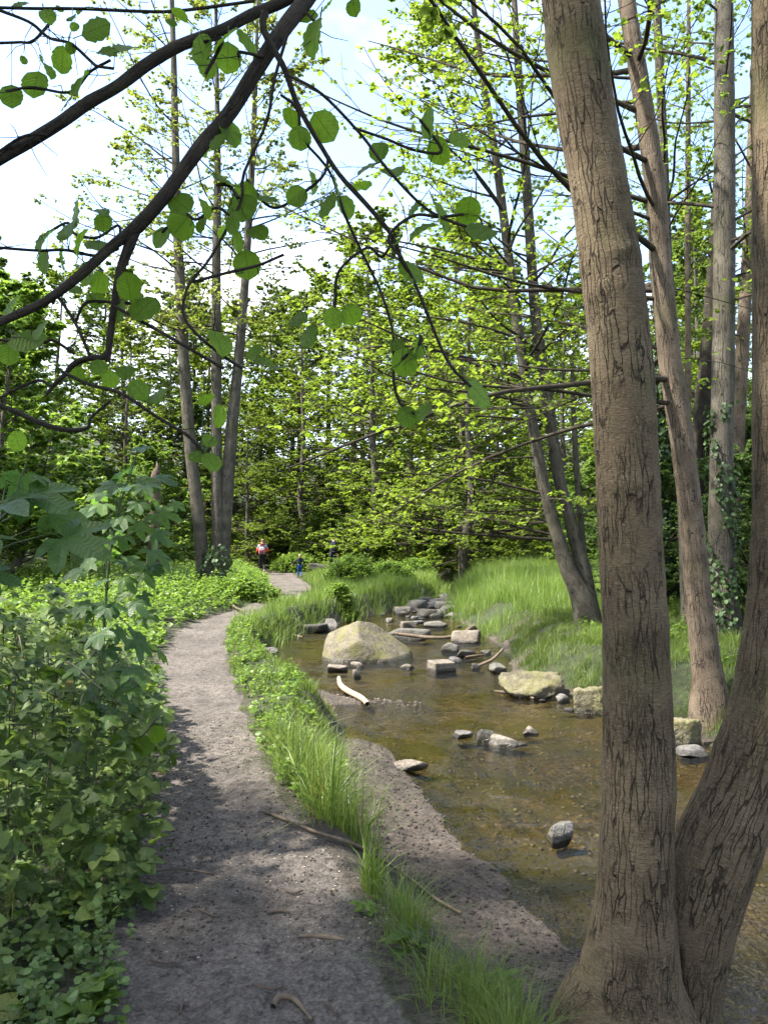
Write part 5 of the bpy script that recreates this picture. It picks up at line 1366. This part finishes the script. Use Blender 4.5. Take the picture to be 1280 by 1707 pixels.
v, f, rd, uv = scatter(TRI, pos[~pick], Rm[~pick], sz[~pick], rs.random((~pick).sum()))
b = Bag().add(v, f, {'rnd': rd}, uv)
b.build('foliage', [MAT['bramble_leaf']], thicket, kind='stuff')
tme = mesh('leaf', TRI[0], TRI[1], MAT['bramble_leaf'], True, {'rnd': np.full(len(TRI[0]), .35)}, TRI[2])
for i in np.flatnonzero(pick):
    o = bpy.data.objects.new('leaf', tme); link(o, thicket)
    M4 = Matrix(Rm[i].tolist()).to_4x4(); M4.translation = Vector((pos[i] - base_of(thicket)).tolist())
    s = float(sz[i]) * 1.1; o.matrix_local = M4 @ Matrix.Diagonal((s, s, s, 1))
for i in range(30):
    yy = rs.uniform(3.2, 6.0); e = np.interp(yy, PY, PC) - np.interp(yy, PY, PW)
    xx = e - rs.uniform(.15, 1.3); Hh = max(bush_h(np.array([xx]), np.array([yy]))[0][0], .25)
    tip = np.array([xx + rs.uniform(-.1, .5), yy + rs.normal(0, .35), Hh * rs.uniform(.6, .95)])
    tip[0] = min(tip[0], e + .08)
    b0 = np.array([xx, yy, hgt(xx, yy) - .03]); mid = np.array([xx * .8 + tip[0] * .2, yy, Hh * rs.uniform(.8, 1.0)])
    trunk_mesh('cane', np.array([b0, b0 * .5 + mid * .5 + [0, 0, .05], mid, tip]), np.array([.004, .0035, .0028, .0012]), MAT['cane_bark'], thicket, 5, 14, .05, i, 2)

def sapling(name, label, stempx, leaves, Yd, size, mat, bend=None, seed=0, z0=None, extra=0):
    rs = np.random.default_rng(seed)
    pts = np.array([P(px, py, Yd) for px, py, w in stempx]); rad = np.array([w / 2 / F * Yd for px, py, w in stempx])
    zg = hgt(pts[0][0], pts[0][1])
    pts[0][2] = zg - .03
    root = thing(name, (pts[0][0], pts[0][1], zg), label, 'sapling')
    st, sp, sr = trunk_mesh('stem', pts, rad, MAT['stem_green'], root, 8, 50, .05, seed, 5)
    mes = [mesh('leaf', T[0], T[1], MAT[mat], True, {'rnd': np.full(len(T[0]), .2 + .2 * i)}, T[2]) for i, T in enumerate(PALM)]
    pl, pr = [], []
    lv = list(leaves)
    for i in range(extra):
        q = sp[rs.integers(10, 46)]
        px = 640 + q[0] / q[1] * F + rs.normal(0, 38); py = 853.5 - F * ((q[2] - CAMH) / q[1] - PITCH) + rs.uniform(-25, 45)
        lv.append((px, py, 0))
    for i, L in enumerate(lv):
        px, py, wpx = L[:3]
        yy = Yd + rs.normal(0, .16) if len(L) < 4 else L[3]
        c = P(px, py, yy)
        s = (wpx / F * yy / 1.40) if wpx else size * rs.uniform(.7, 1.15)
        j = np.argmin(np.abs(sp[:, 2] - (c[2] - .06))); q = sp[j]
        d = c - q; d[2] *= .3
        ax = d / (np.linalg.norm(d) + 1e-6) + np.array([rs.normal(0, .25), rs.normal(-.25, .25), rs.uniform(-.75, -.1)])
        nr = np.array([rs.normal(0, .35), -rs.uniform(.25, 1.3), 1.0])
        Rm = rot_from(nr[None], ax[None])[0]
        axn = Rm[:, 1]
        b0 = c - axn * s * .42
        o = bpy.data.objects.new('leaf', mes[i % 3]); link(o, root)
        M4 = Matrix(Rm.tolist()).to_4x4(); M4.translation = Vector((b0 - base_of(root)).tolist())
        o.matrix_local = M4 @ Matrix.Diagonal((s, s, s, 1))
        e = b0 - axn * s * .74 + Rm[:, 2] * s * .12
        pl.append([q, (q + e) / 2 + [0, 0, .012], e]); pr.append([.003, .002, .0015])
    v, q, bc = tubes(np.array(pl), np.array(pr), 4)
    o = obj('leaf_stalk', mesh('leaf_stalk', v - base_of(root), q, MAT['stem_green'], True, {'bc': bc}), root); o['kind'] = 'stuff'
    return root
sapling('sycamore_sapling', 'upright sycamore sapling with backlit lobed leaves rising out of the bramble thicket', [(150, 1420, 6), (160, 1250, 5.5), (172, 1080, 5), (182, 940, 4.5), (198, 850, 4), (218, 790, 3), (232, 745, 2)],
        [(236, 748, 40), (200, 790, 58), (272, 797, 50), (178, 812, 50), (245, 812, 48), (160, 832, 46), (215, 842, 44), (282, 858, 50), (192, 868, 54), (255, 834, 40), (242, 880, 48), (205, 898, 46), (180, 928, 44), (268, 928, 60), (150, 852, 40), (228, 940, 48), (246, 962, 46), (214, 972, 40), (186, 1016, 60), (240, 1075, 64), (272, 1086, 54), (165, 1066, 56), (228, 1122, 60), (178, 1130, 52), (145, 1160, 52), (160, 1182, 60), (120, 955, 40), (262, 866, 40), (140, 935, 40), (268, 895, 44), (262, 948, 40), (205, 1060, 44), (232, 1010, 44), (250, 1030, 40), (135, 1010, 44), (215, 1150, 44), (120, 1120, 44)], 4.0, .085, 'sycamore_leaf', seed=5, extra=40)
sapling('sycamore_sapling', 'sycamore shoot with a few large dark drooping leaves close above the bramble thicket', [(-140, 1750, 12), (-130, 1400, 11), (-110, 1150, 10), (-70, 980, 9), (-30, 900, 8), (20, 850, 6), (60, 820, 5)],
        [(75, 832, 120, 1.85), (20, 838, 110, 1.8), (35, 805, 90, 1.95), (130, 905, 128, 1.8), (110, 858, 80, 1.95), (72, 795, 40, 1.9), (155, 915, 90, 1.9), (-20, 900, 90, 1.8), (0, 960, 70, 1.9)], 1.88, .07, 'sycamore_leaf', seed=9)
# thin shoot with a few leaves reaching over the path
sh = thing('hanging_shoot', (-1.45, 4.3, .5), 'thin dark shoot with a few leaves reaching from the thicket over the path', 'twig')
shp = np.array([P(150, 1240, 4.3), P(200, 1232, 4.3), P(232, 1230, 4.25), P(248, 1215, 4.2), P(262, 1196, 4.2)])
trunk_mesh('stem', shp, np.array([.004, .0035, .003, .002, .0015]), MAT['dark_stick'], sh, 6, 20, .06, 3, 3)
for i, (px, py, s) in enumerate([(262, 1224, 26), (248, 1197, 14), (240, 1243, 30), (232, 1240, 26), (222, 1225, 26), (205, 1256, 26), (198, 1236, 24)]):
    c = P(px, py, 4.22); s = s / F * 4.2 * 1.2
    Rm = rot_from(np.array([[rs.normal(0, .3), -.6, .8]]), np.array([[rs.normal(.3, .5), rs.normal(0, .3), -.6]]))[0]
    o = bpy.data.objects.new('leaf', amesh[i % 3]); link(o, sh)
    M4 = Matrix(Rm.tolist()).to_4x4(); M4.translation = Vector((c - Rm[:, 1] * s * .5 - base_of(sh)).tolist())
    o.matrix_local = M4 @ Matrix.Diagonal((s, s, s, 1))

# ------------------------------------------------------------------ people on the path
def cloth(name, col, rough=.8):
    return simple(name, col, rough, .15, 30, .25, .004, .2)
cloth('skin_tone', (.45, .27, .19), .55); cloth('black_cloth', (.012, .012, .014)); cloth('navy_cloth', (.014, .018, .03)); cloth('blue_jean', (.02, .06, .22))
cloth('brown_hair', (.09, .05, .03), .6); cloth('fair_hair', (.26, .17, .09), .6); cloth('shoe_pale', (.35, .31, .27)); cloth('shoe_dark', (.05, .05, .05)); cloth('bag_white', (.42, .34, .37)); cloth('bag_dark', (.16, .03, .04)); cloth('cap_dark', (.02, .021, .026))
def striped_jacket():
    m = NT('colour_block_jacket')
    sp = m.n('SeparateXYZ'); m.t.links.new(m.n('TexCoord').outputs['Object'], sp.inputs[0])
    col = m.ramp(m.math('DIVIDE', sp.outputs[2], 1.7), [(0.0, (.10, .012, .015)), (.755, (.62, .07, .02)), (.80, (.20, .20, .22))])
    nd = col.node; nd.color_ramp.interpolation = 'CONSTANT'
    nd.color_ramp.elements[1].position = .67; nd.color_ramp.elements[2].position = .75
    return m.done(m.principled(col, .75, None, .2))
striped_jacket()

def skin_part(name, J, E, root, mat, sub=2, rootv=0):
    names = list(J); idx = {n: i for i, n in enumerate(names)}
    me = bpy.data.meshes.new(name)
    me.from_pydata([J[n][:3] for n in names], [(idx[a], idx[b]) for a, b in E], [])
    me.materials.append(mat)
    o = obj(name, me, root)
    md = o.modifiers.new('skin', 'SKIN'); md.use_smooth_shade = True
    sv = me.skin_vertices[0].data
    for n in names:
        r = J[n][3]
        sv[idx[n]].radius = (r, r) if np.isscalar(r) else r
        sv[idx[n]].use_root = (idx[n] == rootv)
    ss = o.modifiers.new('sub', 'SUBSURF'); ss.levels = ss.render_levels = sub
    return o

def person(loc, h, rz, label, pose, wear, group=None):
    """pose gives joints for a 1.75 m figure facing +Y"""
    root = thing('person', loc, label, 'person', group)
    root.rotation_euler = (0, 0, rz); k = h / 1.75
    root.scale = (k, k, k)
    J = {'pelvis': (0, 0, .95, .125), 'waist': (0, .005, 1.10, .12), 'chest': (0, 0, 1.30, .14), 'collar': (0, -.01, 1.44, .085), 'neck': (0, 0.0, 1.52, .052), 'jaw': (0, .02, 1.585, .066), 'skull': (0, .005, 1.66, .088), 'crown': (0, .0, 1.715, .055), 'nose': (0, .10, 1.625, .016),
         'shoulder_l': (-.175, 0, 1.40, .062), 'shoulder_r': (.175, 0, 1.40, .062)}
    J.update(pose)
    E = [('pelvis', 'waist'), ('waist', 'chest'), ('chest', 'collar'), ('collar', 'neck'), ('neck', 'jaw'), ('jaw', 'skull'), ('skull', 'crown'), ('jaw', 'nose'), ('chest', 'shoulder_l'), ('chest', 'shoulder_r')]
    for s in 'lr':
        E += [('shoulder_' + s, 'elbow_' + s), ('elbow_' + s, 'wrist_' + s), ('wrist_' + s, 'palm_' + s), ('pelvis', 'hip_' + s), ('hip_' + s, 'knee_' + s), ('knee_' + s, 'ankle_' + s), ('ankle_' + s, 'toe_' + s)]
        w = np.array(J['wrist_' + s][:3]); e = np.array(J['elbow_' + s][:3]); d = (w - e) / np.linalg.norm(w - e)
        J['palm_' + s] = (*(w + d * .07), .030)
        side = np.cross(d, [1, 0, 0]); side /= np.linalg.norm(side)
        for f_, (o_, l_) in enumerate(((-.032, .075), (-.011, .088), (.011, .082), (.031, .065))):
            p0 = w + d * .10 + side * o_; p1 = p0 + d * l_ * .55; p2 = p0 + d * l_ + np.array([-.02 if s == 'r' else .02, 0, 0])
            J[f'f{f_}a_{s}'] = (*p0, .010); J[f'f{f_}b_{s}'] = (*p1, .009); J[f'f{f_}c_{s}'] = (*p2, .008)
            E += [('palm_' + s, f'f{f_}a_{s}'), (f'f{f_}a_{s}', f'f{f_}b_{s}'), (f'f{f_}b_{s}', f'f{f_}c_{s}')]
        t0 = w + d * .04 - side * .035; t1 = t0 + d * .045 - side * .02
        J['ta_' + s] = (*t0, .012); J['tb_' + s] = (*t1, .010); E += [('wrist_' + s, 'ta_' + s), ('ta_' + s, 'tb_' + s)]
    skin_part('body', J, E, root, MAT['skin_tone'])
    up = lambda n, r: (*J[n][:3], r)
    Jj = {'pelvis': (J['pelvis'][0], J['pelvis'][1], .93, .165), 'waist': up('waist', .158), 'chest': up('chest', .175), 'collar': up('collar', .10), 'nape': (0, -.02, 1.48, .072)}
    Ej = [('pelvis', 'waist'), ('waist', 'chest'), ('chest', 'collar'), ('collar', 'nape')]
    for s in 'lr':
        for n, r in (('shoulder_', .085), ('elbow_', .066), ('wrist_', .05)): Jj[n + s] = up(n + s, r)
        Ej += [('chest', 'shoulder_' + s), ('shoulder_' + s, 'elbow_' + s), ('elbow_' + s, 'wrist_' + s)]
    skin_part('jacket', Jj, Ej, root, MAT[wear['jacket']])
    if wear.get('hood'):
        skin_part('hood', {'a': (-.07, -.09, 1.47, .05), 'b': (0, -.125, 1.45, .062), 'c': (.07, -.09, 1.47, .05)}, [('a', 'b'), ('b', 'c')], root, MAT[wear['hood']], 2, 1)
    Jt = {'pelvis': (*J['pelvis'][:3], .145)}; Et = []
    for s in 'lr':
        for n, r in (('hip_', .10), ('knee_', .068), ('ankle_', .056)): Jt[n + s] = up(n + s, r)
        Et += [('pelvis', 'hip_' + s), ('hip_' + s, 'knee_' + s), ('knee_' + s, 'ankle_' + s)]
    skin_part('trousers', Jt, Et, root, MAT[wear['trousers']])
    for s in 'lr':
        a, t = np.array(J['ankle_' + s][:3]), np.array(J['toe_' + s][:3])
        d = t - a; he = a + np.array([0, -.05, -.045]) * 1.0
        skin_part('shoe', {'heel': (*(a - .25 * d + [0, 0, -.02]), .046), 'mid': (*(a + .5 * d + [0, 0, -.005]), .047), 'toe': (*(t + .1 * d), .036)}, [('heel', 'mid'), ('mid', 'toe')], root, MAT[wear['shoes']], 2)
    sx, sy, sz_ = J['skull'][:3]
    if wear.get('cap'):
        skin_part('cap', {'a': (sx, sy - .015, sz_ + .02, .098), 'b': (sx, sy - .005, sz_ + .07, .08), 'brim': (sx, sy + .15, sz_ + .03, (.055, .010))}, [('a', 'b'), ('a', 'brim')], root, MAT[wear['cap']], 2)
    skin_part('hair', {'top': (sx, sy - .02, sz_ + .03 - (.03 if wear.get('cap') else 0), .094), 'back': (sx, sy - .045, sz_ - .05, .072)}, [('top', 'back')], root, MAT[wear['hair']], 2)
    return root

walk = {'hip_l': (-.09, 0, .90, .09), 'hip_r': (.09, 0, .90, .09), 'knee_l': (-.09, .06, .50, .058), 'knee_r': (.085, .06, .50, .058),
        'ankle_l': (-.09, .10, .10, .042), 'ankle_r': (.09, -.22, .22, .042), 'toe_l': (-.095, .24, .045, .035), 'toe_r': (.10, -.13, .09, .035),
        'elbow_l': (-.25, -.02, 1.14, .047), 'wrist_l': (-.24, .10, .93, .034), 'elbow_r': (.25, -.03, 1.15, .047), 'wrist_r': (.25, .14, 1.02, .034)}
def on_path(px, Yd): 
    x = (px - 640) / F * Yd
    return (x, Yd, hgt(x, Yd))
wl_ = on_path(438, 36.5)
woman = person(wl_, 1.70, .12, 'person walking away in grey, orange and dark red jacket with black trousers', walk, dict(jacket='colour_block_jacket', hood='bag_dark', trousers='black_cloth', shoes='shoe_pale', hair='brown_hair'))
woman.children[2].data.materials[0] = MAT['skin_tone'] if False else woman.children[2].data.materials[0]
ml_ = on_path(556, 34.0)
stand = dict(walk); stand.update({'ankle_r': (.09, .02, .10, .042), 'toe_r': (.10, .15, .045, .035), 'knee_r': (.09, .03, .5, .058), 'jaw': (0, .045, 1.58, .066), 'skull': (0, .04, 1.655, .088), 'crown': (0, .05, 1.71, .055), 'nose': (0, .14, 1.60, .016), 'wrist_r': (.23, .08, .93, .034), 'elbow_r': (.25, -.02, 1.15, .047)})
man = person(ml_, 1.78, -1.25, 'person in dark navy hooded jacket and dark cap looking down beside the nettle mound', stand, dict(jacket='navy_cloth', hood='navy_cloth', trousers='navy_cloth', shoes='shoe_dark', hair='brown_hair', cap='cap_dark'))
cl_ = on_path(500, 33.0)
kid = dict(walk); kid.update({'shoulder_l': (-.17, 0, 1.38, .06), 'elbow_l': (-.36, .10, 1.18, .047), 'wrist_l': (-.50, .22, 1.0, .034), 'elbow_r': (.30, -.08, 1.18, .047), 'wrist_r': (.33, -.02, .98, .034), 'skull': (0, .01, 1.67, .115), 'jaw': (0, .03, 1.575, .085), 'crown': (0, .0, 1.74, .075), 'nose': (0, .13, 1.62, .018)})
child = person(cl_, 1.02, .35, 'small child in dark jacket and blue trousers with one arm held out', kid, dict(jacket='navy_cloth', hood='navy_cloth', trousers='blue_jean', shoes='shoe_dark', hair='fair_hair'))

bagr = thing('backpack', (wl_[0], wl_[1] - .20, wl_[2] + 1.0), 'small white and dark red backpack worn over the colour-blocked jacket', 'backpack')
v, f = rock_verts((.26, .17, .34), 3, 4, [(1, 0, 0, .9), (-1, 0, 0, .9), (0, 1, 0, .8), (0, -1, .05, .85), (0, 0, 1, .95), (0, 0, -1, .95), (.6, 0, .7, .98), (-.6, 0, .7, .98)], rough=.03)
obj('body', mesh('body', v, f, MAT['bag_white']), bagr, (0, 0, .14))
v, f = rock_verts((.22, .06, .18), 5, 3, [(1, 0, 0, .9), (-1, 0, 0, .9), (0, 1, 0, .8), (0, -1, 0, .8), (0, 0, 1, .9), (0, 0, -1, .9)], rough=.03)
obj('pocket', mesh('pocket', v, f, MAT['bag_dark']), bagr, (0, -.085, .08))
for s in (-1, 1):
    trunk_mesh('strap', np.array([[s * .09, .05, .36], [s * .11, .16, .44], [s * .11, .30, .34], [s * .13, .26, .12], [s * .12, .06, .02]]) + np.array(bagr.location), np.array([.014] * 5), MAT['bag_dark'], bagr, 6, 20, .02, 3, 0)
wr_p = np.array(wl_) + np.array([.25 - .02, .12, .96])
ws = thing('walking_stick', (wl_[0] + .30, wl_[1] + .28, wl_[2]), 'thin dark walking stick held by the person in the colour-blocked jacket', 'walking stick')
trunk_mesh('shaft', np.array([wr_p + [.0, .0, .10], wr_p + [.02, .03, -.3], [wl_[0] + .32, wl_[1] + .24, wl_[2] - .01]]), np.array([.014, .012, .009]), MAT['dark_stick'], ws, 8, 16, .03, 5, 1)
